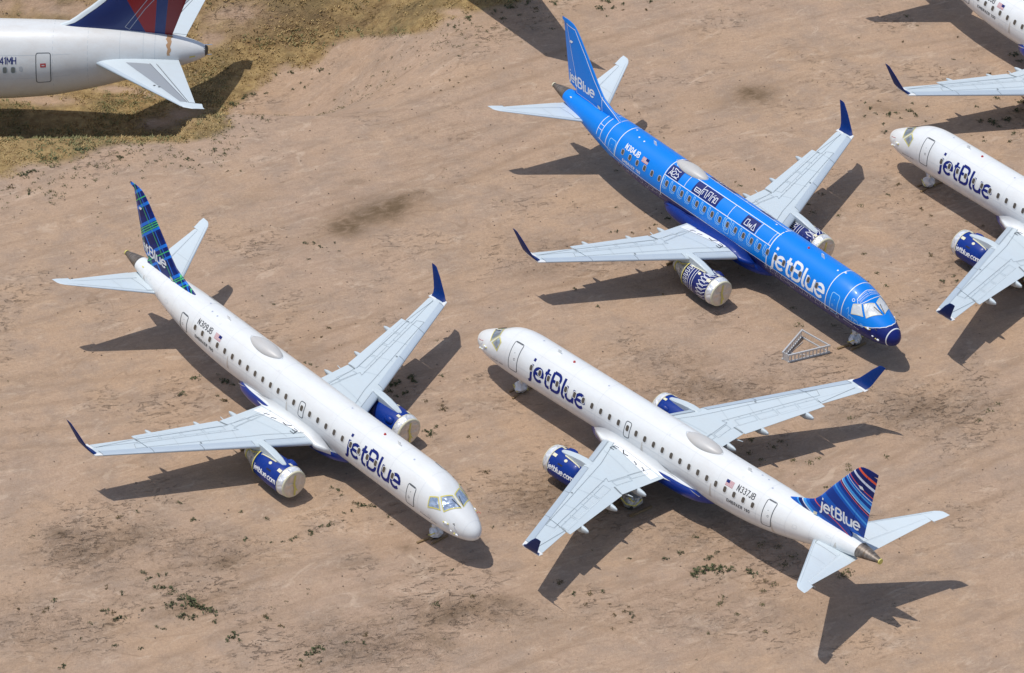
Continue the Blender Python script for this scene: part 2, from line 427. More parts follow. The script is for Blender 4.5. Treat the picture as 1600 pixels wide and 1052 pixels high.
# ---------------------------------------------------------------- lifting surfaces
def naca(x, t): return 5 * t * (0.2969 * math.sqrt(max(x, 0)) - 0.1260 * x - 0.3516 * x * x + 0.2843 * x ** 3 - 0.1036 * x ** 4)
def loft(mb, st, x0, x1, off=0.0, nx=24, caps=True):
    """st: list of (LE point, TE point, thickness ratio, up vector). Section between chord fractions x0..x1"""
    rows = []
    for le, te, tc, up in st:
        le, te, up = Vector(le), Vector(te), Vector(up).normalized(); c = (te - le); L = c.length
        xs = [x0 + (x1 - x0) * (k / nx) ** (2 if x0 == 0 else 1) for k in range(nx + 1)]
        top = [le + c * x + up * (naca(x, tc) * L + off) for x in xs]
        bot = [le + c * x - up * (naca(x, tc) * L * .8 + off) for x in xs]
        rows.append(top[::-1] + bot[(1 if x0 == 0 and off == 0 else 0):])
    mb.grid(rows, True)
    if x0 > 0:
        for r in ([q[nx] for q in rows],): pass
    if x0 > 0 or x1 < 1:
        pass
    mb.add([p for r in rows for p in (r[0], r[-1])], [(2 * i, 2 * i + 1, 2 * i + 3, 2 * i + 2) for i in range(len(rows) - 1)])
    if x0 > 0:
        mb.add([p for r in rows for p in (r[nx], r[nx + 1])], [(2 * i, 2 * i + 1, 2 * i + 3, 2 * i + 2) for i in range(len(rows) - 1)])
    if caps: mb.fan(rows[0]); mb.fan(rows[-1])
def wLE(y): return 13.62 + 0.508 * (y - 1.5)
def wTE(y, flap=False):
    if y <= 5.1: return 19.12 - 0.02 * (y - 1.5)
    if flap or y <= 10.69: return 19.05 + 0.262 * (y - 5.1)
    return 20.24 + (y - 10.69) * 0.333
def wZ(y): return 2.0 + 0.077 * (y - 1.5)
def wT(y): return 0.135 - 0.0026 * (y - 1.5)
def wst(y, side, flap=False, dx=0.0):
    return ((wLE(y), side * y, wZ(y) + 0.02), (wTE(y, flap) + dx, side * y, wZ(y) - 0.05), wT(y), (0, -0.077 * side, 1))
def wtop(side, off):
    def f(s, y, lf=0.0):
        le, te = wLE(y), wTE(y); x = min(max((s - le) / (te - le), 0.0), 1.0); L = te - le
        return (s, side * y, wZ(y) + .02 - .07 * x + naca(x, wT(y)) * L + off + lf)
    return f
def clampy(st): return st

def make_wing(side, root, winglet_mat, nozzle=None):
    mb = MB()
    ys = [0.6, 1.5, 3, 5.1]
    loft(mb, [wst(y, side) for y in ys], 0, 1)
    loft(mb, [wst(y, side) for y in (5.1, 7, 9, 10.68)], 0, 1)
    loft(mb, [wst(y, side) for y in (10.72, 12, 13.3, 13.62)], 0, 1)
    wing = mb.build('wing', WING, root)
    # winglet
    stn = [(13.62, 2.935, 19.77, 21.2), (13.85, 3.03, 20.0, 21.3), (14.0, 3.25, 20.3, 21.42), (14.1, 3.6, 20.62, 21.58), (14.24, 4.15, 21.1, 21.85), (14.36, 4.64, 21.62, 22.1), (14.37, 4.68, 21.8, 22.12)]
    st = []
    for i, (y, z, a, b) in enumerate(stn):
        j = stn[min(i + 1, 6)]; k = stn[max(i - 1, 0)]; t = Vector((0, side * (j[0] - k[0]), j[1] - k[1])).normalized()
        up = Vector((0, -t.z * side, abs(t.y)))
        if i == 0: up = Vector((0, -.077 * side, 1))
        st.append(((a, side * y, z), (b, side * y, z), .10, up))
    m2 = MB(); loft(m2, st, 0, 1, 0.0); m2.build('winglet', winglet_mat, wing)
    mc = MB()   # white cap and lamp fairing where the winglet starts
    loft(mc, [((wLE(y) - .015, side * y, wZ(y) + .02), (wLE(y) + .52, side * y, wZ(y) + .0), .22, (0, 0, 1)) for y in (13.42, 13.85)], 0, .95, .012)
    loft(mc, [((wTE(13.5) - .6, side * y, wZ(y) - .02), (wTE(13.5) + .14, side * y, wZ(y) - .03), .12, (0, 0, 1)) for y in (13.46, 13.78)], 0, 1, .015)
    mc.build('tip_fairing', WHITE, wing)
    # slats
    for a, b in ((1.95, 4.28), (5.0, 7.84), (7.88, 10.6), (10.64, 13.4)):
        m = MB(); st = []
        for k in range(5):
            y = a + (b - a) * k / 4; l, t, tc, up = wst(y, side)
            st.append((l, t, tc, up, .46 / (t[0] - l[0]) + .02))
        rows = []
        for l, t, tc, up, xe in st:
            l, t, up = Vector(l), Vector(t), Vector(up).normalized(); c = t - l; L = c.length
            xs = [xe * (q / 14) ** 2 for q in range(15)]
            rows.append([l + c * x + up * (naca(x, tc) * L + .022) - c.normalized() * .02 for x in xs[::-1]] + [l + c * x - up * (naca(x, tc) * L * .8 + .02) - c.normalized() * .02 for x in xs])
        m.grid(rows, True); m.fan(rows[0]); m.fan(rows[-1])
        m.build('slat', METAL, wing)
    # flaps and aileron, a little proud of the wing
    m = MB(); loft(m, [wst(y, side, False, .03) for y in (1.75, 3.2, 5.04)], .80, 1, .012, 8); m.build('flap', WING, wing)
    m = MB(); loft(m, [wst(y, side, True, .10) for y in (5.16, 7, 9, 10.66)], .76, 1, .012, 8); m.build('flap', WING, wing)
    m = MB(); loft(m, [wst(y, side, False, .03) for y in (10.76, 12, 13.36)], .70, 1, .012, 8); m.build('aileron', WING, wing)
    # panel gaps
    f = wtop(side, .030); m = MB()
    def yfix(pts): return pts
    L = [[(14.62, 1.6), (16.0, 4.0), (19.15, 11.35)], [(19.15, 11.35), (19.65, 11.12)], [(19.65, 11.12), (17.38, 4.85)], [(17.38, 4.85), (17.72, 4.98), (18.0, 2.5), (18.12, 1.7)]]
    for p in L: ribbon(m, p, .010, f, .3)
    for y in (4.29, 5.0, 7.86, 10.62, 13.42): ribbon(m, [(wLE(y) + .01, y), (wLE(y) + .5, y)], .013, f, .1)
    ribbon(m, [(18.3, 5.02), (18.99, 5.1)], .05, f, .2)
    ribbon(m, [(19.95, 10.71), (20.2, 10.71)], .04, f, .2)
    ribbon(m, [(wLE(10.8) + .5 * .1 + 1.78, 10.8), (20.62, 13.3)], .014, f, .3)
    ribbon(m, [(wLE(2.0) + .5, 2.0), (wLE(4.2) + .5, 4.2)], .012, f, .3)
    for y in (7.7,): patch(m, arc(17.42, y, .09, 0, 360, 8, .06)[:-1], f, 2)
    m.build('panel_gaps', GAP, wing)
    m = MB()
    for k in range(4):
        y0 = 5.5 + k * 1.32; a = 17.66 + (y0 - 5.0) * .37
        y1 = y0 + 1.2; b = 17.66 + (y1 - 5.0) * .37
        ribbon(m, [(a, y0), (b, y1), (b + .52, y1 - .12), (a + .56, y0 - .1)], .010, f, .3, True)
    for k in range(2):
        y0 = 2.3 + k * 1.3; y1 = y0 + 1.2
        ribbon(m, [(17.98, y0), (17.82, y1), (18.25, y1), (18.4, y0)], .010, f, .3, True)
    for p in ([(15.0, 2.9), (17.7, 3.3)], [(16.5, 5.6), (17.6, 5.2)], [(17.2, 7.2), (18.3, 6.8)], [(17.95, 9), (18.9, 8.7)]): ribbon(m, p, .007, f, .3)
    for k in range(9): ribbon(m, [(17.5 + k * .28, 5.2 + k * .7), (17.58 + k * .28, 5.2 + k * .7)], .02, f, .3)
    m.build('panel_joints', FAINT, wing)
    # root walkway with its step marks
    f2 = wtop(side, .026); m = MB()
    m.grid([[f2(s_, 1.9 + (interp([(14.9, 2.02), (15.3, 2.12), (18.1, 2.5), (18.9, 2.55)], s_, 1) - 1.9) * q / 4) for q in range(5)] for s_ in [14.9 + .2 * k for k in range(21)]], True); m.build('walkway', WHITEL, wing)
    f3 = wtop(side, .036); m = MB()
    ribbon(m, [(15.75, 1.95), (16.05, 2.2), (16.4, 2.15)], .035, f3, .2); m.build('step_mark', BLACK, wing)
    for a in (17.0, 17.7):
        m = MB(); ribbon(m, [(a, 2.2), (a + .3, 2.28), (a + .34, 2.38)], .03, f3, .2); m.build('step_mark', BLACK, wing)
    m = MB()
    for yy in (2.02, 2.2, 2.4): ribbon(m, [(15.1 - (yy - 2.0) * .2, yy), (15.45 - (yy - 2.0) * .2, yy)], .022, f3, .2)
    ribbon(m, [(15.1, 2.02), (15.02, 2.4)], .022, f3, .2)
    m.build('step_mark', BLACK, wing)
    # flap track fairings
    for y, aft, ln, h in ((9.43, 20.86, 2.5, .2), (6.35, 20.02, 2.9, .24), (3.77, 19.8, 3.0, .26)):
        m = MB(); rows = []; zz = wZ(y)
        for x, hw, up_, dn in ((-ln, .02, -.12, -.2), (-ln * .8, .10, -.05, -.36), (-ln * .55, .14, -.03, -.52), (-ln * .3, .14, -.03, -.58), (-.55, .13, -.05, -.52), (-.2, .09, -.09, -.40), (0, .03, -.15, -.30)):
            rows.append([(aft + x, side * y + hw * a_, zz + up_ + (dn - up_) * b_) for a_, b_ in ((-.6, 0), (.6, 0), (1, .3), (.9, .7), (.4, 1), (-.4, 1), (-.9, .7), (-1, .3))])
        m.grid(rows, True, True); m.fan(rows[-1]); m.build('flap_fairing', WING, wing)
    m = MB(); y = 5.1; m.tube((18.9, side * 4.6, 1.95), (19.55, side * 4.62, 2.1), .06, .02, 8); m.build('hinge_fairing', WING, wing)
    return wing

def stZ(y): return 3.50 + 0.176 * (y - .3)
def make_stab(side, root):
    st = [((30.97 + .713 * (y - .5), side * y, stZ(y)), (34.40 + .18 * (y - .9), side * y, stZ(y)), .10, (0, -.17 * side, 1)) for y in (.2, 1.2, 3, 5.0)]
    le = lambda y: 30.97 + .713 * (y - .5)
    te = lambda y: 34.40 + .18 * (y - .9)
    m = MB(); loft(m, st, 0, 1)
    tip = [((le(5.0), side * 5.0, stZ(5.0)), (te(5.0) + .19, side * 5.0, stZ(5)), .1, (0, -.17 * side, 1)), ((le(5.7), side * 5.7, stZ(5.7)), (35.58, side * 5.7, stZ(5.7)), .1, (0, -.17 * side, 1)),
           ((34.92, side * 5.9, stZ(5.9)), (35.63, side * 5.96, stZ(5.95)), .09, (0, -.17 * side, 1)), ((35.1, side * 5.99, stZ(6.0)), (35.64, side * 6.04, stZ(6.0)), .05, (0, -.17 * side, 1))]
    loft(m, tip, 0, 1)
    o = m.build('tailplane', TAILG, root)
    m = MB(); loft(m, [((le(y), side * y, stZ(y)), (te(y) + .03, side * y, stZ(y)), .10, (0, -.17 * side, 1)) for y in (.95, 3, 4.94)], .68, 1, .006, 4); m.build('elevator', TAILG, o)
    f = lambda s, y, lf=0.0: (s, side * y, stZ(y) + naca(min(max((s - le(y)) / (te(y) - le(y)), 0), 1), .10) * (te(y) - le(y)) + .012 + lf)
    m = MB()
    ribbon(m, [(34.85, 5.0), (35.5, 5.0)], .016, f, .3)
    ribbon(m, [(le(1.3) + .25, 1.3), (le(1.3) + 2.0, 1.3)], .012, f, .3)
    ribbon(m, [(le(1.3) + .25, 1.3), (le(1.0) + .25, .85)], .012, f, .3)
    m.build('panel_gaps', GAP, o)
    m = MB()
    ribbon(m, [(le(1.0) + .22, 1.0), (le(5.5) + .2, 5.5)], .010, f, .4)
    ribbon(m, [(32.6, 2.6), (33.9, 2.6)], .008, f, .4)
    m.build('panel_joints', FAINT, o)
    m = MB()  # metal leading edge
    rows = []
    for y in (.9, 2.5, 4, 5.6):
        l = le(y); L = te(y) - l
        rows.append([(l - .012 + x * L, side * y, stZ(y) + (naca(x, .1) * L + .006) * sg) for x, sg in ((.05, 1), (.02, 1), (.006, 1), (0, 0), (.006, -.8), (.02, -.8), (.05, -.8))])
    m.grid(rows, True); m.build('leading_edge', METAL, o)
    return o

FIN_LE = [(4.45, 27.95), (4.72, 28.35), (5.15, 29.35), (5.62, 30.35), (7.0, 31.5), (9.3, 33.42), (9.62, 33.75), (9.78, 34.05), (9.85, 34.45)]
def finLE(z): return interp([(a, b) for a, b in FIN_LE], z, 1)
def finTE(z): return 34.40 + (z - 4.73) * .171
def make_fin(root, mat, livery, defl=0.0):
    def stn(zs):
        return [((finLE(z), 0, z), (finTE(z), 0, z), .105 if z > 5.5 else .105 * (finTE(5.5) - finLE(5.5)) / (finTE(z) - finLE(z)), (0, 1, 0)) for z in zs]
    m = MB()
    # main part, ends at the rudder hinge; symmetric sections
    zs = [4.3, 4.5, 4.72, 4.95, 5.15, 5.35, 5.62, 6.2, 7, 8, 9, 9.3, 9.5, 9.62, 9.72, 9.78, 9.83, 9.85]
    hinge = lambda z: finTE(z) - (1.12 - (z - 4.9) * .095)
    def bend(s, y, z):
        h = hinge(z)
        if s <= h + .015 or not 4.9 <= z <= 9.56: return (s, y, z)
        return (h + (s - h) * cos(defl) - y * sin(defl) * 0, y + (s - h) * sin(defl), z)
    def section(z, a, b, off=0.0, n=16, flip=False):
        le, te = finLE(z), finTE(z); L = te - le; t = .105 * (min(L, 3.6)) / L
        if z > 9.3: t *= max(.25, 1 - (z - 9.3) * 1.1)
        xs = [a(z) + (b(z) - a(z)) * (k / n) ** 1.6 for k in range(n + 1)]
        r = [(s, naca(min(max((s - le) / L, 0), 1), t) * L + off, z) for s in xs]
        return r[::-1] + [(p[0], -p[1], p[2]) for p in r]
    def sm(zs, a, b, off=0.0):
        rows = [section(z, a, b, off) for z in zs]; m.grid(rows, True)
        m.add([q for r in rows for q in (r[0], r[-1])], [(2*i, 2*i+1, 2*i+3, 2*i+2) for i in range(len(rows) - 1)]); m.fan(rows[-1]); m.fan(rows[0])
    sm(zs, finLE, lambda z: hinge(z) if 4.9 <= z <= 9.55 else finTE(z) - (0 if z > 9.55 else .9))
    fin = m.build('fin', mat, root)
    m = MB(); sm([4.95, 6, 7, 8, 9, 9.53], lambda z: hinge(z) + .02, finTE, -.001)
    m.v = [bend(*q) for q in m.v]
    m.build('rudder', mat, fin)
    def fm(side, off):
        def f(s, z, lf=0.0):
            le, te = finLE(z), finTE(z); L = te - le; t = .105 * (min(L, 3.6)) / L
            return bend(s, side * (naca(min(max((s - le) / L, 0), 1), t) * L + off + lf), z)
        return f
    for side in (1, -1):
        m = MB()
        h = .80; wsc = 3.15 / (text_width('jetBlue') * h)
        if side == 1: text(m, 'jetBlue', 34.35, 5.25, h, -1, fm(1, .012), .066, wsc, step=.08)
        else: text(m, 'jetBlue', 31.0, 5.28, h, 1, fm(-1, .012), .066, wsc, step=.08)
        m.build('lettering', WHITEL, fin)
        m = MB(); patch(m, [(33.85, 8.5), (34.15, 8.5), (34.3, 8.3), (34.0, 8.3)], fm(side, .02), 1); m.build('taped_vent', WHITEL, fin)
        m = MB(); patch(m, [(30.5, 4.93), (30.8, 4.98), (30.75, 4.75), (30.45, 4.72)], fm(side, .05), 1); m.build('tape_patch', CREAM, fin)
        if livery == 'blue':
            m = MB(); f = fm(side, .010)
            le = [(finLE(z) + .2, z) for z in (4.6, 5.0, 5.3, 5.62, 6.5, 8, 9.4)] 
            ribbon(m, le, .022, f, .3)
            ribbon(m, [(finLE(9.4) + .2, 9.45), (34.75, 9.5)], .022, f, .3)
            ribbon(m, [(34.75, 9.5), (33.3, 5.8), (33.25, 4.7)], .018, f, .3)
            ribbon(m, [(30.3, 4.62), (31.6, 4.75), (33.2, 4.72)], .018, f, .3)
            ribbon(m, [(30.3, 4.6), (30.5, 5.7)], .018, f, .3)
            m.build('outline', WHITEL, fin)
    return fin

def make_engine(side, root, livery, rnd):
    cx, cy, cz = 12.15, side * 4.53, 1.12
    o = (cx, cy, cz)
    m = MB(); m.lathe([(.12, .74), (.02, .78), (0, .82), (.06, .88), (.25, .93), (.52, .965)], o, 40)
    m.mi = [0] * len(m.f)
    if livery == 'blue': mat_n = NAVY
    else: mat_n = ROYAL
    m2 = MB(); m2.lathe([(.5, .955), (.55, .97), (1.0, 1.0), (1.7, 1.0), (2.4, .965), (3.05, .90), (3.06, .78)], o, 40)
    eng = m2.build('engine', mat_n, root)
    m3 = MB(); m3.lathe([(-.005, .70), (0, .84), (.05, .90), (.25, .955), (.45, .985), (.52, .99)], o, 36, wob=.008, rnd=rnd)
    m3.build('intake_wrap', FOIL, eng)
    m4 = MB(); c0 = (cx - .035, cy, cz)
    rows = [[(cx - .02 - .022 * q * (1 + sin(3 * k * pi / 12 + q * 5)) , cy + r_ * cos(2 * pi * k / 48), cz + r_ * sin(2 * pi * k / 48)) for k in range(48)] for r_, q in ((.01, .6), (.2, 1), (.4, 1.3), (.58, 1.2), (.72, .8), (.80, .2))]
    rows.append([(cx + .06, cy + .87 * cos(2 * pi * k / 48), cz + .87 * sin(2 * pi * k / 48)) for k in range(48)])
    m4.grid(rows, True, True); m4.build('intake_cover', COVER, eng)
    m5 = MB()   # tape: edge ring and a vertical strip
    m5.lathe([(.5, .99), (.5, 1.0), (.56, 1.0), (.56, .98)], o, 36)
    m5.lathe([(-.01, .80), (-.03, .82), (.05, .92), (.09, .92)], o, 36)
    m5.build('tape_ring', CREAM, eng)
    m5 = MB()
    pts = [(-.72, .05), (-.2, .0), (.1, .08), (.72, -.02)]
    m5.grid([[(cx - .085, cy + a + .075, cz + z), (cx - .085, cy + a - .075, cz + z)] for z, a in pts], False)
    m5.grid([[(cx - .088, cy + .1, cz + .1), (cx - .088, cy + .16, cz + .08)], [(cx - .088, cy - .2, cz - .45), (cx - .088, cy - .14, cz - .5)]], False)
    m5.build('tape_strip', YELLOW, eng)
    # hot section wrapped in foil
    m6 = MB(); m6.lathe([(2.95, .86), (3.1, .84), (3.5, .72), (3.9, .58), (4.3, .45), (4.6, .38), (4.62, 0.01)], o, 30, wob=.02, rnd=rnd); m6.build('nozzle_wrap', WRAP, eng)
    m7 = MB(); m7.lathe([(3.02, .93), (3.0, .945), (3.08, .94), (3.12, .86)], o, 36); m7.lathe([(4.25, .47), (4.25, .5), (4.36, .48), (4.36, .44)], o, 24)
    m7.path([(cx + 3.1, cy + .3, cz + .84), (cx + 3.6, cy + .4, cz + .6), (cx + 4.2, cy + .25, cz + .42)], .035)
    m7.path([(cx + 3.1, cy - .3, cz + .84), (cx + 3.7, cy - .2, cz + .65), (cx + 4.3, cy - .25, cz + .38)], .03)
    m7.build('tape_band', YELLOW, eng)
    # bump scoop on the inboard-forward top, vents
    def nm(off):   # (x, angle degrees from top towards outboard)
        def f(x, a, lf=0.0):
            r = interp([(0, .9), (.25, .955), (.52, .99), (1.0, 1.0), (1.7, 1.0), (2.4, .965), (3.05, .9)], x, 1) + off + lf
            return (cx + x, cy + side * r * sin(R(a)), cz + r * cos(R(a)))
        return f
    m8 = MB(); rows = []
    for x, hw, h in ((.75, 3, .0), (.8, 9, .10), (1.1, 11, .16), (1.3, 10, .15), (1.5, 6, .02)):
        rows.append([nm(h * k)(x, -48 + a * hw) for a, k in ((-1.4, -.1), (-1, .7), (-.4, 1), (.4, 1), (1, .7), (1.4, -.1))])
    m8.grid(rows, True); m8.build('scoop', mat_n, eng)
    for pp in ([(.62, 26), (.95, 26), (.95, 38), (.62, 38)], [(.6, -22), (.88, -22), (.88, -12), (.6, -12)], arc(1.75, 30, .13, 0, 360, 8, 6)[:-1]):
        m8 = MB(); patch(m8, pp, nm(.012), 2, 30); m8.build('tape_patch', CREAM, eng)
    if livery != 'blue':
        m9 = MB(); f = nm(.006); g = lambda u, v, lf=0.0: f(u, 80 - v / 1.0 * 57.3, lf)
        h = .36; wd = text_width('jetblue.com') * h; ws = 2.25 / wd
        if side == 1: text(m9, 'jetblue.com', 2.9, -.12, h, -1, g, .034, ws)
        else: text(m9, 'jetblue.com', .62, -.12, h, 1, g, .034, ws)
        m9.build('lettering', WHITEL, eng)
        m9 = MB(); patch(m9, [(1.35, 50), (1.75, 50), (1.75, 56), (1.35, 56)], nm(.008), 2, 30); m9.build('vent_slot', BLACK, eng)
    else:
        m9 = MB(); f = nm(.008)
        for x in (1.95, 2.15, 2.4): ribbon(m9, [(x, -60), (x, 0), (x, 60), (x, 130)], .02, lambda u, v, lf=0.0: f(u, v, lf), 12)
        for k in range(-3, 9):
            a = 16 * k
            pts = [(.62, a), (.9, a + 11), (1.25, a + 12), (1.5, a + 4), (1.25, a - 1), (.9, a)]
            g = lambda u, v, lf=0.0: f(u, v * 60, lf)
            ribbon(m9, [(q[0], q[1] / 60) for q in pts], .02, g, .15)
        for k in range(-3, 8):
            g = lambda u, v, lf=0.0: f(u, v * 60, lf); a = 16 * k / 60
            ribbon(m9, [(2.5, a), (2.9, a), (2.9, a + .12), (2.6, a + .12), (2.6, a + .2), (2.5, a + .2)], .018, g, .15)
        m9.build('line_art', WHITEL, eng)
    # pylon
    m = MB(); rows = []
    for x, hw, zt, zb in ((12.95, .02, 2.07, 2.0), (13.1, .14, 2.16, 1.95), (13.6, .22, 2.30, 1.9), (14.3, .25, 2.44, 1.85), (15.0, .25, 2.52, 1.75), (15.6, .24, 2.50, 1.6), (16.6, .2, 2.3, 1.55), (17.6, .08, 2.1, 1.75)):
        rows.append([(x, cy + hw, zb), (x, cy + hw, zt - .07), (x, cy + hw * .6, zt), (x, cy - hw * .6, zt), (x, cy - hw, zt - .07), (x, cy - hw, zb)])
    m.grid(rows, False, True); m.fan(rows[0]); m.fan(rows[-1])
    m.build('pylon', WING, eng)
    m = MB(); m.path([(13.6, cy + side * .26, 2.12), (14.2, cy + side * .30, 2.1), (14.9, cy + side * .32, 2.0), (15.2, cy + side * .4, 1.75)], .045)
    m.build('tape_seam', CREAM, eng)
    return eng

def lump(mb, c, r, rnd, n=9, mrows=6, wob=.16):
    rows = []
    for i in range(mrows + 1):
        t = pi * i / mrows
        rows.append([(c[0] + r[0] * sin(t) * cos(2 * pi * k / n) * (1 + rnd.uniform(-wob, wob)), c[1] + r[1] * sin(t) * sin(2 * pi * k / n) * (1 + rnd.uniform(-wob, wob)), c[2] + r[2] * cos(t)) for k in range(n)])
    mb.grid(rows, False, True)

def make_gear(root, rnd, tilt):
    gz = lambda s: -tilt * s     # the ground in the body's own frame
    s = 3.95; m = MB(); m.tube((s - .1, 0, 1.5), (s, 0, gz(s) + .3), .09, .07, 12); m.tube((s - .8, 0, 1.5), (s, 0, gz(s) + .7), .05, n=8)
    g = m.build('nose_gear', ALU, root)
    for y in (-.2, .2):
        m = MB(); m.lathe([(-.09, .12), (-.09, .26), (-.05, .31), (.05, .31), (.09, .26), (.09, .12)], (0, 0, 0), 24)
        m.v = [(s + q[1], y + q[0], gz(s) + .31 + q[2]) for q in m.v]; m.build('wheel', RUBBER, g)
    m = MB(); lump(m, (s, 0, gz(s) + .40), (.42, .48, .40), rnd); lump(m, (s + .05, .05, gz(s) + .9), (.2, .22, .35), rnd); m.build('foil_wrap', FOIL, g)
    m = MB(); m.path([(s - .3, .38, gz(s) + .6), (s, .46, gz(s) + .35), (s + .3, .36, gz(s) + .12)], .04); m.path([(s - .3, -.38, gz(s) + .6), (s + .2, -.46, gz(s) + .3)], .04); m.path([(s + .1, .3, gz(s) + .85), (s + .2, -.1, gz(s) + .95)], .04)
    m.build('tape_band', YELLOW, g)
    m = MB()
    for y in (-.3, .5): m.box((s + .1, y + .1, gz(s) + .05), (.14, 1.5, .10), .25 if y < 0 else -.1)
    m.box((s - .42, .05, gz(s) + .06), (.12, 1.3, .12), .05)
    m.build('chock', WOOD, g)
    for sd in (1, -1):
        s = 17.75; y = sd * 2.97; m = MB(); m.tube((s - .1, sd * 2.7, 1.9), (s, y, gz(s) + .5), .13, .11, 12); m.tube((s, sd * 1.6, 1.5), (s, y, gz(s) + .75), .07, n=8)
        g = m.build('main_gear', ALU, root)
        for yy in (-.3, .3):
            m = MB(); m.lathe([(-.17, .2), (-.17, .44), (-.1, .51), (.1, .51), (.17, .44), (.17, .2)], (0, 0, 0), 28)
            m.v = [(s + q[1], y + yy + q[0], gz(s) + .51 + q[2]) for q in m.v]; m.build('wheel', RUBBER, g)
        m = MB(); lump(m, (s, y, gz(s) + .58), (.68, .68, .57), rnd, 11, 7, .09); m.build('foil_wrap', WRAP, g)
        m = MB(); m.path([(s - .3, y + sd * .66, gz(s) + .8), (s + .2, y + sd * .68, gz(s) + .6), (s + .62, y + sd * .3, gz(s) + .5), (s + .66, y - sd * .2, gz(s) + .8)], .05)
        m.path([(s + .2, y + sd * .5, gz(s) + 1.0), (s + .5, y + sd * .35, gz(s) + .75), (s + .3, y - sd * .3, gz(s) + 1.05)], .05); m.build('tape_band', YELLOW, g)
        m = MB(); m.box((s - .75, y + sd * .1, gz(s) + .08), (.16, 1.9, .14), .05); m.box((s + .8, y, gz(s) + .07), (.16, 1.7, .12), -.04); m.build('chock', WOOD, g)

def scribble(mb, fm, u0, u1, v0, v1, rnd, kind):
    """little outline drawings, white on dark"""
    W_, H_ = u1 - u0, v1 - v0
    P = lambda a, b: (u0 + a * W_, v0 + b * H_)
    if kind == 0:
        S = [[(.08, .1), (.2, .6), (.1, .9)], [(.25, .2), (.3, .5), (.45, .7), (.6, .55), (.5, .3), (.35, .25), (.25, .5)], [(.5, .9), (.7, .8), (.85, .9)], [(.6, .2), (.8, .15), (.9, .35), (.75, .6), (.65, .4)], [(.15, .35), (.4, .1), (.9, .1)], [(.35, .75), (.3, .92), (.5, .9)]]
    elif kind == 1:
        S = [[(.55, .1), (.55, .85), (.68, .85), (.68, .1)], [(.73, .1), (.73, .6), (.83, .6), (.83, .1)], [(.3, .1), (.3, .7), (.45, .8), (.5, .1)], [(.36, .2), (.36, .6)], [(.05, .15), (.05, .5), (.25, .5), (.25, .15), (.05, .15)], [(.05, .3), (.25, .3)], [(.86, .2), (.95, .2), (.93, .7), (.87, .7), (.86, .2)], [(.6, .35), (.6, .6)], [(.76, .7), (.8, .85)]]
    else:
        S = [[(.1, .15), (.35, .15), (.3, .8), (.12, .75), (.1, .15)], [(.4, .1), (.45, .5), (.52, .15), (.6, .5), (.6, .1)], [(.7, .1), (.78, .8), (.92, .1), (.7, .1)]]
    for s_ in S: ribbon(mb, [P(*q) for q in s_], .022, fm, .12)

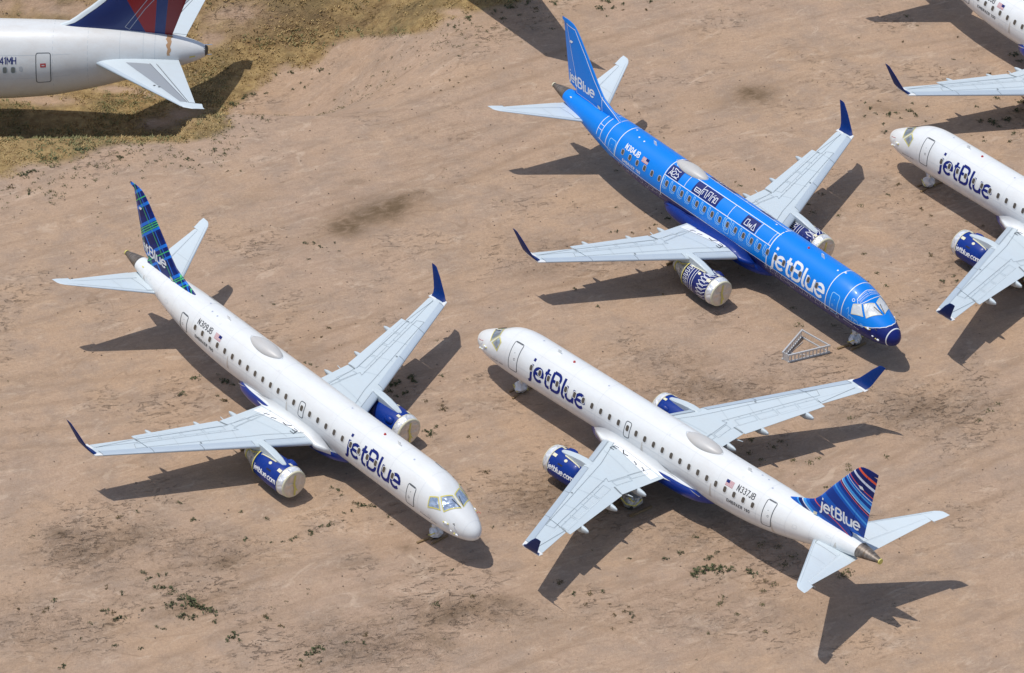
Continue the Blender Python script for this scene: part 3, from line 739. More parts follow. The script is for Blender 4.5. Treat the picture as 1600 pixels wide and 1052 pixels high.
def airliner(name, label, group, x, y, h, livery, reg, fin_mat, cw, tilt=0.0175, seed=1, defl=0.0):
    rnd = random.Random(seed)
    root = empty(name, (x, y, 0), (0, -tilt, h + pi)); tag(root, label, 'airliner', group)
    blue = livery == 'blue'
    skin = SKYB if blue else WHITE
    letter = WHITEL if blue else BLUEL
    mb = body_mesh(0, 34.25); fu = mb.build('fuselage', skin, root)
    # tail cone (exhaust)
    mb = body_mesh(34.25, 35.89, off=-.004); mb.build('tail_cone', BURNT, root)
    mb = MB(); mb.lathe([(0, .115), (.015, .17), (-.06, .19), (-.08, .17)], (35.9, 0, 4.05), 20); mb.lathe([(0, .001), (0.0, .12)], (35.905, 0, 4.05), 20)
    mb.build('exhaust_tape', YELLOW if not blue else CREAM, root)
    # belly fairing
    T = [(11.2, 1.75, 1.5, .3), (11.8, 2.1, 1.22, 1.0), (12.8, 2.45, 1.03, 1.45), (14, 2.66, .95, 1.66), (17, 2.7, .93, 1.72), (19, 2.62, .95, 1.70), (20.3, 2.58, 1.0, 1.66), (21.5, 2.5, 1.1, 1.50), (22.4, 2.2, 1.26, 1.0), (23.0, 1.85, 1.42, .25)]
    mb = MB(); n = 48
    ss = [11.2 + .2 * k for k in range(60)]
    rows = []
    for s in ss:
        zt, zb, wd = interp(T, s, 1), interp(T, s, 2), interp(T, s, 3); zc = (zt + zb) / 2; rr = (zt - zb) / 2
        rows.append([(s, wd * abs(cos(a)) ** .7 * (1 if cos(a) > 0 else -1), zc + rr * abs(sin(a)) ** .8 * (1 if sin(a) > 0 else -1)) for a in [2 * pi * (k + .5) / n for k in range(n)]])
    mb.grid(rows, True, True); mb.build('belly_fairing', ROYAL if blue else BELLY, root)
    # root fillets
    for sd in (1, -1):
        mb = MB(); rows = []
        for k in range(41):
            s_ = 12.55 + 9.4 * k / 40
            yo = interp([(12.55, 1.42), (13.1, 1.62), (13.7, 1.84), (14.6, 1.9), (17.8, 1.86), (19.1, 1.74), (20.0, 1.62), (20.9, 1.5), (21.95, 1.40)], s_, 1)
            zt_ = interp([(12.55, 2.25), (13.3, 2.6), (14.5, 2.9), (17.5, 2.8), (19.1, 2.5), (20.5, 2.25), (21.95, 2.05)], s_, 1)
            le_, te_ = wLE(yo), wTE(yo); x_ = (s_ - le_) / (te_ - le_); L_ = te_ - le_
            if x_ < 0: zo = interp([(12.55, 2.1), (13.62, 2.1), (13.9, 2.12)], s_, 1)
            elif x_ > 1: zo = interp([(19.05, 1.98), (20.5, 2.04), (21.95, 1.98)], s_, 1)
            else: zo = wZ(yo) + .02 - .07 * x_ + naca(x_, wT(yo)) * L_ + .004
            yf = 1.47; r_ = []
            for q in range(9):
                t_ = q / 8; cy_, cz_ = yf + .1 * (yo - yf), zo + .12 * (zt_ - zo)
                r_.append((s_, sd * ((1 - t_) ** 2 * yf + 2 * t_ * (1 - t_) * cy_ + t_ * t_ * yo), (1 - t_) ** 2 * zt_ + 2 * t_ * (1 - t_) * cz_ + t_ * t_ * zo))
            low = .34 if x_ < .05 else .06
            r_ += [(s_, sd * (yo - .03), zo - low), (s_, sd * 1.2, zo - low * 1.6)]
            rows.append(r_)
        mb.grid(rows, True); mb.build('wing_fillet', ROYAL if blue else WHITE, root)
    wl = paint('winglet_blue', srgb(0, 42, 106), .45, .01, spec=.15)
    for sd in (1, -1):
        wg = make_wing(sd, root, wl)
        make_engine(sd, root, livery, rnd)
        make_stab(sd, root)
        # strake of white paint at the wing root leading edge
    make_fin(root, fin_mat, livery, defl)
    make_gear(root, rnd, tilt)
    # satcom dome
    mb = MB(); rows = []; a, b = 19.28, 22.45
    for k in range(25):
        t = k / 24; s = a + (b - a) * t; e = math.sqrt(max(0, 1 - (2 * t - 1) ** 2)) ** 1.25; wd = .56 * e + .004; hh = .34 * e + .004
        rows.append([(s, wd * cos(q), 4.62 + (hh + .05 * e) * sin(q) * .95 ) for q in [pi * j / 14 for j in range(15)]])
    mb.grid(rows, True); dm = mb.build('satcom_dome', DOME, fu)
    mb = MB(); g = dmap(1, .01)
    ribbon(mb, [(s, R(0) + 21.5 * math.sqrt(max(0, 1 - (2 * (s - a) / (b - a) - 1) ** 2)) ** 1.25) for s in [a - .02 + (b - a + .04) * k / 20 for k in range(21)]], .018, g, 3)
    g = dmap(-1, .01)
    ribbon(mb, [(s, R(0) + 21.5 * math.sqrt(max(0, 1 - (2 * (s - a) / (b - a) - 1) ** 2)) ** 1.25) for s in [a - .02 + (b - a + .04) * k / 20 for k in range(21)]], .018, g, 3)
    mb.build('sealant_seam', FAINT, dm)
    # antennas, beacons on the crown
    for s, hgt, c in ((7.4, .28, .34), (13.2, .0, .0), (24.6, .28, .34)):
        if hgt:
            mb = MB(); loft(mb, [((s + z * .4, 0, 4.68 + z), (s + c * (1 - z * .6) + z * .4, 0, 4.68 + z), .16, (0, 1, 0)) for z in (0, hgt)], 0, 1); mb.build('blade_antenna', WHITE, fu)
    mb = MB(); mb.lathe([(0, .001), (.02, .06), (.12, .10), (.16, .1)], (0, 0, 0), 14); mb.v = [(9.0 + q[1] * 1.0, q[2], 4.80 - q[0]) for q in mb.v]; mb.build('beacon', RED, fu)
    for s, p in ((5.9, 8), (12.4, -6), (25.6, 12), (26.2, 10), (27.0, -8)):
        mb = MB(); patch(mb, arc(s, 0, .07, 0, 360, 8)[:-1], fmap(1, .012, p), 1); mb.build('skin_fitting', PALEL if not blue else WHITEL, fu)
    # windows
    for sd in (1, -1):
        for i, s in enumerate(WINS):
            mb = MB(); f = fmap(sd, .020, 68.5)
            patch(mb, rrect(s - .125, -.185, s + .125, .185, .1), f, 2, .12)
            mb.cur = 1
            if not blue: ribbon(mb, rrect(s - .145, -.205, s + .145, .205, .11), .022, fmap(sd, .015, 68.5), .1, True)
            else: ribbon(mb, rrect(s - .135, -.2, s + .135, .2, .1), .018, fmap(sd, .022, 68.5), .1, True)
            mb.build('cabin_window', [GLASS, WHITE if not blue else PALEL], fu)
        # doors
        for nm_, s0, s1, p0, p1 in ((('service_door', 4.37, 5.07, 58, 106) if sd == 1 else ('passenger_door', 4.42, 5.22, 33, 103)), (('service_door', 27.4, 28.08, 58, 106) if sd == 1 else ('passenger_door', 27.38, 28.12, 36, 106)), ('emergency_exit', 15.24, 15.72, 54, 90)):
            f = fmap(sd, .007, (p0 + p1) / 2); hh = R(p1 - p0) * 1.6 / 2; rr = .14
            mb = MB(); patch(mb, rrect(s0, -hh, s1, hh, rr), f, 10, .12); mb.cur = 1
            f2 = fmap(sd, .012, (p0 + p1) / 2)
            ribbon(mb, rrect(s0, -hh, s1, hh, rr), .026 if not blue else .022, f2, .1, True)
            if not blue and nm_ != 'emergency_exit':
                ribbon(mb, [(s0 + .1, hh - .03), (s1 - .1, hh - .03)], .05, f2, .1)
            if nm_ != 'emergency_exit':
                patch(mb, arc((s0 + s1) / 2, .25, .03, 0, 360, 6)[:-1], f2, 1); ribbon(mb, arc((s0 + s1) / 2 + .1, -.15, .07, 0, 340, 8), .012, f2)
            mb.build(nm_, [SKYB if blue else WHITE, LIGHTB if blue else CREASE], fu)
        if blue:
            mb = MB(); patch(mb, rrect(15.2, -.5, 15.76, .5, .12), fmap(sd, .003, 72), 3); 
        # big title
        mb = MB(); h_ = 1.22; wd = text_width('jetBlue') * h_; ws = 5.22 / wd
        f = fmap(sd, .009, 90.5)
        if sd == 1: text(mb, 'jetBlue', 10.9, 0, h_, -1, f, .098, ws, step=.1)
        else: text(mb, 'jetBlue', 6.42, 0, h_, 1, f, .098, ws, step=.1)
        mb.build('title_lettering', letter, fu)
        # registration, flag and type
        mb = MB(); f = fmap(sd, .009, 57); ws = 1.55 / (text_width(reg, .1) * .40)
        if sd == 1: text(mb, reg, 26.5, 0, .40, -1, f, .026 if not blue else .036, ws, .1)
        else: text(mb, reg, 25.0, 0, .40, 1, f, .026 if not blue else .036, ws, .1)
        f = fmap(sd, .009, 92); ws = 2.0 / (text_width('EMBRAER 190', .14) * .21)
        if sd == 1: text(mb, 'EMBRAER 190', 26.45, 0, .21, -1, f, .019, ws, .14)
        else: text(mb, 'EMBRAER 190', 24.45, 0, .21, 1, f, .019, ws, .14)
        mb.build('registration', WHITEL if blue else BLACK, fu)
        a, b = (24.68, 24.05) if sd == 1 else (24.05, 24.68)   # hoist forward
        a, b = 24.05, 24.68
        mb = MB(); f = fmap(sd, .008, 52); patch(mb, [(a, -.19), (b, -.19), (b, .19), (a, .19)], f, 2); mb.cur = 1
        for k in range(7): ribbon(mb, [(a, -.175 + k * .058), (b, -.175 + k * .058)], .0145, fmap(sd, .012, 52))
        mb.cur = 2; patch(mb, [(a, .0), (a + .27, .0), (a + .27, .19), (a, .19)], fmap(sd, .018, 52), 1)
        mb.build('flag', [WHITEL, RED, NAVY], fu)
        # small name under the cockpit
        mb = MB(); f = fmap(sd, .008, 107.5); x_ = 3.75
        for k in range(13):
            if k in (8,): continue
            q = 3.75 - k * .105 if sd == 1 else 2.45 + k * .105
            ribbon(mb, [(q, 0), (q + .01, rnd.uniform(.06, .11)), (q + .05, rnd.uniform(.0, .05))], .014, f)
        mb.build('name_lettering', WHITEL if blue else BLACK, fu)
        # cockpit windows with tape
        mats = [cw, CREAM if blue else YELLOW]
        for poly in ([(3.16, 75), (3.28, 52), (2.84, 38), (2.36, 57)], [(2.74, 32), (2.40, 4.0), (1.58, 5.5), (2.12, 53)]):
            mb = MB(); d = dmap(sd, .012); patch(mb, poly, d, 6, 3); mb.cur = 1
            d2 = lambda u, v, lf=0.0, sd=sd: fus(u, sd * R(v * 45), .02 + lf)
            ribbon(mb, [(a_, b_ / 45) for a_, b_ in poly], .032 if not blue else .022, d2, .08, True)
            mb.build('cockpit_window', mats, fu)
        # taped probes on the nose flank
        mb = MB()
        for s, p, r_ in ((1.75, 78, .11), (1.35, 96, .07), (1.0, 104, .10)):
            q = fus(s, sd * R(p), .03); lump(mb, q, (r_ * 1.3, r_ * .6, r_ * .7), rnd, 7, 4, .2)
        mb.cur = 1
        for s, p, r_ in ((1.9, 79, .05), (1.6, 76, .05), (1.15, 102, .05)):
            q = fus(s, sd * R(p), .03); lump(mb, q, (r_ * 1.3, r_ * .9, r_ * .9), rnd, 7, 4, .2)
        mb.build('taped_probe', [WHITEL, YELLOW], fu)
        mb = MB(); q = Vector(fus(1.25, sd * R(62), 0)); n_ = Vector((0, q.y, q.z - 2.5)).normalized()
        mb.path([q, q + n_ * .14, q + n_ * .16 + Vector((-.22, 0, 0))], .018); mb.build('pitot_probe', [RED if rnd.random() < .5 else DARKM], fu)
        q = Vector(fus(1.7, sd * R(5), .02))
        mb = MB(); mb.path([fus(1.60, sd * R(5), .04), fus(2.25, sd * R(12), .04)], .02); mb.build('windscreen_wiper', BLACK, fu)
    # faint skin joints
    mb = MB()
    if not blue:
        for s in (.62,): ribbon(mb, [(s, v) for v in range(-130, 131, 10)], .006, dmap(1, .004), 10)
        for s in (4.05, 6.9, 9.9, 12.6, 18.4, 21.0, 23.4, 26.9, 29.2, 31.0, 32.6): ribbon(mb, [(s, v) for v in range(-125, 126, 8)], .007, dmap(1, .004), 10)
        for v in (-128, -84, -33, 33, 84, 128): ribbon(mb, [(4.2 + k * .5, v / 40) for k in range(51)], .006, lambda u, w_, lf=0.0: fus(u, R(w_ * 40), .004 + lf), 1)
        mb.build('skin_joint', paint('skin_joint_grey', (.62, .64, .65, 1), .4, 0.0), fu)
    if blue: blue_art(fu, rnd)
    if not blue:
        for sd in (1, -1):
            for s, p, a, b in ((3.0, 96, .22, .16), (8.2, 112, .5, .3), (23.9, 100, .4, .3), (29.9, 74, .3, .3), (32.3, 60, .35, .25), (31.2, 95, .3, .4), (24.9, 24, .12, .12), (18.6, 30, .1, .1)):
                mb = MB(); ribbon(mb, rrect(s - a / 2, -b / 2, s + a / 2, b / 2, .04), .009, fmap(sd, .006, p), .1, True); mb.build('access_panel', paint('skin_joint_grey', (.62, .64, .65, 1), .4, 0.0), fu)
            for s, p, ln in ((23.0, 74, .9), (28.2, 88, 1.1), (32.9, 70, .8), (16.9, 78, .7)):
                mb = MB(); ff = fmap(sd, .005, p); mb.grid([[ff(s - .03 - k * .012, -ln * k / 8), ff(s + .03 + k * .01, -ln * k / 8)] for k in range(9)], False); mb.build('drain_stain', paint('drain_stain', (.60, .57, .52, 1), .5, .3), fu)
    # tail fuselage patch / apu door
    mb = MB(); patch(mb, arc(33.4, 0, .12, 0, 360, 8)[:-1], fmap(1, .02, 42), 1)
    mb.build('tape_patch', YELLOW if not blue else CREAM, fu)
    return root

def blue_art(fu, rnd):
    """white outline drawings painted over the blue body"""
    for sd in (1, -1):
        mb = MB()
        dm = lambda off: (lambda u, v, lf=0.0: fus(u, sd * v / 1.6, off + lf))     # v metres round the body
        V = lambda deg: R(deg) * 1.6
        f = dm(.008)
        def hoop(s, a, b, hw=.026, ds=0.0):
            ribbon(mb, [(s + ds * (k / 10), V(a + (b - a) * k / 10)) for k in range(11)], hw, f, .12)
        hoop(27.3, -4, 98, .030); hoop(22.3, 0, 108, .030); hoop(11.38, 2, 105, .034); hoop(5.5, 3, 112, .030)
        hoop(3.98, 0, 100, .026, 0); hoop(28.45, 3, 92, .022); hoop(29.1, 8, 88, .022); hoop(29.56, 8, 84, .022)
        hoop(11.62, 13, 54, .018)
        for p in (45, 60): ribbon(mb, [(29.1, V(p)), (29.56, V(p))], .022, f)
        ribbon(mb, [(5.5, V(3)), (5.42, V(0)), (5.3, V(1))], .05, f)
        # long lines
        ribbon(mb, [(22.3, V(52.5)), (11.4, V(52.5))], .024, f, .5)
        ribbon(mb, [(22.0, V(15)), (11.3, V(15))], .026, f, .5)
        # water line, rising over the nose
        ribbon(mb, [(29.3, V(88)), (27.4, V(97)), (22, V(99.5)), (5, V(99.5)), (3.4, V(98)), (3.0, V(96)), (2.6, V(92)), (2.0, V(80)), (1.5, V(66)), (1.1, V(48)), (.85, V(28)), (.76, V(0))], .024, f, .15)
        ribbon(mb, [(.50, V(k * 12)) for k in range(0, 13)], .032, f, .1)
        # cap panel over the cockpit
        ribbon(mb, [(3.35, V(0)), (3.3, V(18)), (3.25, V(36)), (3.0, V(44)), (2.85, V(34)), (2.75, V(18)), (2.72, V(0))], .018, f)
        for k in range(9):
            s0 = 2.9 + .045 * (k % 3)
            for q in range(3): ribbon(mb, [(2.95 + q * .13, V(2 + k * 4)), (3.02 + q * .13, V(4 + k * 4))], .014, f)
        ribbon(mb, arc(3.42, V(44), .1, 0, 350, 8), .018, f)
        for s in (20.3, 18.78, 15.78, 13.0): hoop(s, 15, 52, .018)
        mb.build('outline', WHITEL, fu)
        # dark panels with drawings
        m2 = MB()
        for i, (a, b, p0, p1) in enumerate(((20.98, 22.22, 19, 51), (17.05, 19.58, 17, 51), (13.1, 14.48, 19, 50))):
            mb = MB(); patch(mb, [(a, V(p0)), (b, V(p0)), (b, V(p1)), (a, V(p1))], dm(.006), 6, .12); dp = mb.build('dark_panel', NAVY, fu); m3 = MB()
            g = (lambda u, v, lf=0.0, a=a, b=b: fus((a + b - u) if sd == 1 else u, sd * (-v) / 1.6, .012 + lf))
            scribble(m3, g, a + .08, b - .08, -V(p1) + .05, -V(p0) - .1, rnd, i); m3.build('drawing', WHITEL, fu)
        # row of seats by the windows
        for i, s in enumerate(WINS):
            if s < 11.2 or s > 22.2: continue
            s0 = s + .32
            g = fmap(sd, .009, 68.5)
            ribbon(m2, [(s0 + .1, .34), (s0 + .13, -.1), (s0 + .05, -.3), (s0 - .38, -.34)], .021, g)
            ribbon(m2, [(s0 + .1, .34), (s0 - .02, .3), (s0 + .0, -.12), (s0 - .1, -.2), (s0 - .38, -.2), (s0 - .38, -.34)], .018, g)
            ribbon(m2, [(s0 + .04, -.4), (s0 - .3, -.42)], .018, g)
        for s, p in ((3.2, 88), (2.7, 88)):
            ribbon(m2, rrect(s - .15, V(p) - .12, s + .15, V(p) + .12, .04), .014, f, .1, True)
        ribbon(m2, arc(2.25, V(84), .13, 0, 360, 10), .014, f); ribbon(m2, arc(2.25, V(84), .06, 0, 360, 8), .014, f)
        ribbon(m2, [(3.6, V(74)), (3.5, V(66)), (3.4, V(74)), (3.4, V(82)), (2.6, V(82))], .014, f)
        m2.build('line_art', LIGHTB, fu)
        mb = MB(); s = 4.2   # drawings along the dark keel
        while s < 27:
            if 11.5 < s < 12.1: mb.build('keel_line_art', PALEL, fu); mb = MB()
            if not 11.5 < s < 22:
                p = rnd.uniform(104, 112); q = rnd.random()
                if q < .35: ribbon(mb, rrect(s, V(p) - .12, s + .4, V(p) + .16, .06), .018, f, .1, True)
                elif q < .65: ribbon(mb, arc(s + .2, V(p), .17, 0, 300, 8), .018, f)
                else: ribbon(mb, [(s, V(p)), (s + .12, V(p) - .2), (s + .25, V(p) + .1), (s + .4, V(p) - .15)], .018, f)
                if rnd.random() < .6: ribbon(mb, [(s, V(p + 9)), (s + .35, V(p + 8)), (s + .35, V(p + 13))], .018, f)
            s += .5
        mb.build('keel_line_art', PALEL, fu)

GRP = 'stored twin-engine airliners parked on the sand'
PLANES = [
 ('airliner', 'white airliner with a navy and green plaid tail fin, nose pointing to the lower right', -1.74296, 198.49214, -0.857396113, 'white', 'N309JB', PLAID, FOILW, 3, -17),
 ('airliner', 'white airliner with blue, white and orange striped tail fin, nose pointing to the upper left', -1.99742621, 220.314193, 2.30019148, 'white', 'N337JB', SWIRL, FOILD, 4, 0),
 ('airliner', 'bright blue airliner covered in white outline drawings, with plain blue tail fin', 24.8439704, 220.812047, -0.897268991, 'blue', 'N304JB', BRIGHT, FOILS, 5, -10),
 ('airliner', 'white airliner whose nose and left wing reach in from the right edge', 26.2002128, 247.081374, 2.22838730, 'white', 'N334JB', ROYAL, FOILD, 6, 0),
 ('airliner', 'white airliner cut off by the top right corner, dark winglet on its visible wing', 50.6334191, 243.559452, -0.914128660, 'white', 'N345JB', ROYAL, FOILW, 7, 0),
]
for nm_, lb, x, y, h, lv, rg, fm_, cw_, sd_, df_ in PLANES:
    airliner(nm_, lb, GRP, x, y, h, lv, rg, fm_, cw_, seed=sd_, defl=R(df_))

# ---------------------------------------------------------------- larger widebody jets
def mat_fin_red():
    t = NT('blue_red_fin_paint', .35)
    # boundaries x = a + b*z in the jet's own frame (x aft)
    def right_of(a, b): return t.math('GREATER_THAN', lin(t, 1.0, -b, -a), 0.0)
    c = srgb(10, 46, 110)
    r1, r2, r3 = srgb(146, 20, 34), srgb(10, 46, 110), srgb(120, 14, 28)
    for (a, b), col in ((DL[0], r1), (DL[1], r2), (DL[2], r3)): c = t.mix(right_of(a, b), c, col)
    t.color(c); t.b.inputs['Coat Weight'].default_value = .2
    return t.m
DX = -21.75; DY = 249.2; DS = 59.6        # tail cone end, centre line, body length
# local x = aft distance from the nose; world x = DX - DS + x
def loc(x): return x - (DX - DS)
def bline(p, q): b = (q[0] - p[0]) / (q[1] - p[1]); return (loc(p[0]) - b * p[1], b)
DL = [bline((-25.71, 7.57), (-27.02, 10.39)), bline((-25.3, 7.58), (-25.05, 10.44)), bline((-24.6, 7.56), (-24.27, 10.46))]
DP = [(0,4.35,4.25,.03),(.4,5.3,3.5,.8),(1.2,6.1,3.0,1.35),(2.6,7.2,2.7,1.95),(4.5,8.05,2.6,2.35),(6.5,8.3,2.6,2.5),(38,8.35,2.6,2.515),(44.5,8.4,2.62,2.51),(48.5,8.4,2.95,2.42),(51,8.35,3.45,2.2),(53.5,8.2,4.1,1.85),(56,7.9,4.85,1.4),(58,7.5,5.45,.95),(59.2,7.12,5.9,.55),(59.6,6.9,6.15,.36)]
def wide_jet(label, loc_, heading, tailmat, visible):
    root = empty('widebody_airliner', loc_, (0, 0, heading + pi)); tag(root, label, 'airliner')
    T = DP
    mb = body_mesh(0, 59.55, T, 72, .4); fu = mb.build('fuselage', DELTAW, root)
    mb = MB(); mb.lathe([(0, .12), (.1, .3), (-.15, .42), (-.2, .3)], (59.62, 0, 6.55), 16); mb.lathe([(0, .001), (.02, .3)], (59.66, 0, 6.55), 16); mb.build('exhaust', DARKM, root)
    mb = MB(); mb.path([(59.4, .05, 6.95), (60.05, .05, 6.98)], .035); mb.path([(59.3, -.2, 6.3), (60.0, -.2, 6.35)], .03); mb.build('static_boom', WHITEL, root)
    span = lambda y: (27.2 + .62 * (y - 2.0), 37.6 + (.12 * (y - 2) if y < 8 else .72 + .29 * (y - 8)), 3.3 + .105 * (y - 2))
    for sd in (1, -1):
        mb = MB(); loft(mb, [((span(y)[0], sd * y, span(y)[2]), (span(y)[1], sd * y, span(y)[2]), .12, (0, 0, 1)) for y in (1.2, 4, 8, 12, 18, 23.2)] + [((43, sd * 24.6, 5.75), (44.0, sd * 25.0, 5.8), .08, (0, 0, 1))], 0, 1)
        wg = mb.build('wing', TAILG, root)
        mb = MB(); mb.lathe([(.1, 1.1), (0, 1.28), (.4, 1.45), (2, 1.5), (3.6, 1.3), (3.6, 1.0), (5.2, .5), (5.6, .02)], (24.6, sd * 7.9, 2.0), 32); eg = mb.build('engine', WHITE, root)
        mb = MB(); loft(mb, [((26, sd * 7.9, 3.3), (33, sd * 7.9, 3.3), .07, (0, 1, 0)), ((28, sd * 7.9, 4.1), (33, sd * 7.9, 4.1), .07, (0, 1, 0))], 0, 1); mb.build('pylon', WHITE, eg)
        # tailplane
        le = lambda y: 51.4 + .93 * (y - 1.2); te = lambda y: 58.05 + .235 * (y - 2.2); zz = lambda y: 6.35 + .115 * (y - 1.5)
        mb = MB(); loft(mb, [((le(y), sd * y, zz(y)), (te(y), sd * y, zz(y)), .10, (0, 0, 1)) for y in (.6, 1.6, 3, 5, 7, 8.5)], 0, 1)
        loft(mb, [((le(y), sd * y, zz(y)), (te(8.5) + .45 + (y - 8.5) * .2, sd * y, zz(y)), .09, (0, 0, 1)) for y in (8.5, 9.1)] + [((le(9.35) + .4, sd * 9.32, zz(9.3)), (te(9.3) + .5, sd * 9.32, zz(9.3)), .05, (0, 0, 1))], 0, 1)
        mb.v = [((v[0], v[1], v[2]) if abs(v[1]) > 1.4 else v) for v in mb.v]
        tp = mb.build('tailplane', TAILG, root)
        f = lambda s, y, lf=0.0: (s, sd * y, zz(y) + naca(min(max((s - le(y)) / (te(y) - le(y)), 0), 1), .10) * (te(y) - le(y)) + .015 + lf)
        mb = MB(); rows = []
        for k in range(9):
            y = 2.3 + (8.3 - 2.3) * k / 8; a, b = le(y) + .32 * (te(y) - le(y)), le(y) + .62 * (te(y) - le(y)); rows.append([f(a + (b - a) * q / 5, y) for q in range(6)])
        mb.grid(rows, True); mb.build('grey_panel', GREYP, tp)
        mb = MB(); rows = []
        for k in range(9):
            y = 2.3 + (8.4 - 2.3) * k / 8; a, b = le(y) + .71 * (te(y) - le(y)), te(y); rows.append([f(a + (b - a) * q / 4, y, .012) for q in range(5)])
        mb.grid(rows, True); mb.build('elevator', TAILG, tp)
        mb = MB()
        for fr in (.62, .70): ribbon(mb, [(le(y) + fr * (te(y) - le(y)), y) for y in (2.2, 5, 8.4)], .02, f, .5)
        for y in (5.9, 6.1): patch(mb, arc(le(y) + .24 * (te(y) - le(y)) + (y - 5.9), y, .1, 0, 360, 6)[:-1], f, 1)
        mb.build('panel_gaps', CREASE, tp)
        mb = MB(); rows = []
        for y in (2.0, 4, 6, 9.0):
            l = le(y); L = te(y) - l
            rows.append([(l - .03 + x * L, sd * y, zz(y) + (naca(x, .1) * L + .012) * sg) for x, sg in ((.07, 1), (.03, 1), (.008, 1), (0, 0), (.008, -.8), (.03, -.8))])
        mb.grid(rows, True); mb.build('leading_edge', METAL, tp)
        # titles and openings
        fmx = lambda off, ref: fmap(sd, off, ref, 2.6, T)
        for nn in range(24 if visible else 0):
            s = loc(-34.92) - nn * .57
            mb = MB(); patch(mb, rrect(s - .14, -.2, s + .14, .2, .11), fmx(.02, 81), 2, .12); mb.cur = 1
            ribbon(mb, rrect(s - .15, -.21, s + .15, .21, .11), .018, fmx(.022, 81), .1, True); mb.build('cabin_window', [GREYW, FAINT], fu)
        if visible:
            mb = MB(); patch(mb, rrect(loc(-34.38) - .12, -.18, loc(-34.38) + .12, .18, .1), fmx(.01, 80), 2, .12); mb.build('blanked_window', PALEW, fu)
            mb = MB(); patch(mb, rrect(loc(-33.34), -1.05, loc(-32.34), 1.05, .15), fmx(.008, 80), 8, .15); mb.cur = 1
            ribbon(mb, rrect(loc(-33.34), -1.05, loc(-32.34), 1.05, .15), .028, fmx(.014, 80), .12, True); mb.cur = 2
            ribbon(mb, [(loc(-33.0), .12), (loc(-32.7), .12), (loc(-32.7), .3), (loc(-33.0), .3)], .045, fmx(.016, 80), .1, True)
            mb.build('passenger_door', [DELTAW, CREASE, RED], fu)
            mb = MB(); hh = .46; ws = 1.0
            wd = text_width('N841MH') * hh * ws
            if sd == -1: text(mb, 'N841MH', loc(-34.66) - wd, .0, hh, 1, fmx(.01, 72.5), .032, ws)
            else: text(mb, 'N841MH', loc(-34.66), .0, hh, -1, fmx(.01, 72.5), .032, ws)
            mb.build('registration', NAVY, fu)
            mb = MB()
            for s in (-40, -36.4, -32.2, -29.8, -27.6, -26.0, -25.2): ribbon(mb, [(loc(s), R(p) * 2.6) for p in range(0, 130, 10)], .008, lambda u, v, lf=0.0: fus(u, sd * v / 2.6, .005 + lf, T), 1)
            for p in (60, 95): ribbon(mb, [(loc(-40), R(p) * 2.6), (loc(-31), R(p) * 2.6)], .006, lambda u, v, lf=0.0: fus(u, sd * v / 2.6, .005 + lf, T), 1)
            mb.build('skin_joint', FAINT, fu)
            mb = MB(); patch(mb, [(loc(-22.85), -.18), (loc(-22.45), -.18), (loc(-22.45), .18), (loc(-22.85), .18)], fmx(.01, 95), 2, .2); mb.build('tape_patch', YELLOW, fu)
            mb = MB(); ff = lambda u, v, lf=0.0: fus(u, sd * v / 2.6, .012 + lf, T)
            rows = []
            for k in range(12):
                p = .15 + k / 11 * 3.4; c_ = loc(-24.25) + .05 * sin(k * 1.7); wv = .34 * (1 - .55 * k / 11) * (1 + .2 * sin(k * 2.3)) + .04
                rows.append([ff(c_ - wv / 2, p), ff(c_ + wv / 2, p)])
            mb.grid(rows, False); mb.build('rust_stain', RUST, fu)
    # fin
    FL = [(8.1, loc(-32.6)), (8.25, loc(-32.2)), (8.62, loc(-31.2)), (9.31, loc(-30.3)), (10.33, loc(-29.05)), (16.6, loc(-23.6)), (17.0, loc(-22.8))]
    fle = lambda z: interp(FL, z, 1); fte = lambda z: loc(-24.14) + (z - 7.52) * .377
    mb = MB(); rows = []
    for z in (7.0, 7.6, 8.1, 8.25, 8.45, 8.62, 9, 9.31, 9.8, 10.33, 12, 14, 16.3, 16.7, 17.0):
        a, b = fle(max(z, 8.1)), fte(z); L = b - a; t = .1 * min(L, 6.5) / L
        if z < 8.1: a = a + 0.0
        xs = [(k / 18) ** 2 for k in range(19)]
        r = [(a + x * L, naca(x, t) * L, z) for x in xs]; rows.append(r[::-1] + [(q[0], -q[1], q[2]) for q in r[1:]])
    mb.grid(rows, True); mb.fan(rows[-1]); fin = mb.build('fin', tailmat, root)
    fmz = lambda sd, off: (lambda s, z, lf=0.0: (s, sd * (naca(min(max((s - fle(z)) / (fte(z) - fle(z)), 0), 1), .1 * min(fte(z) - fle(z), 6.5) / (fte(z) - fle(z))) * (fte(z) - fle(z)) + off + lf), z))
    mb = MB()
    zs = [8.12, 8.3, 8.62, 9.0, 9.31, 9.8, 10.33, 12, 14, 16.2]
    rows = []
    for z in zs:
        f1, f2 = fmz(1, .02), fmz(-1, .02); a = fle(z)
        rows.append([f1(a + .42, z), f1(a + .15, z), f1(a + .04, z), (a - .03, 0, z), f2(a + .04, z), f2(a + .15, z), f2(a + .42, z)])
    mb.grid(rows, True); mb.build('leading_edge', WHITEW, fin)
    for sd in (1, -1):
        mb = MB(); ribbon(mb, [(loc(-27.3), 8.4), (loc(-27.0), 8.2), (loc(-25.9), 9.8), (loc(-25.2), 10.6), (loc(-25.6), 10.7), (loc(-27.3), 8.4)], .02, fmz(sd, .015), .3)
        mb.build('panel_outline', PALEL, fin)
    mb = MB()
    for sx_, sy_ in ((8, 0), (33.5, 4.6), (33.5, -4.6)):
        mb.tube((sx_, sy_, 3.2), (sx_, sy_, .6), .2, n=10)
    gg = mb.build('landing_gear', ALU, root)
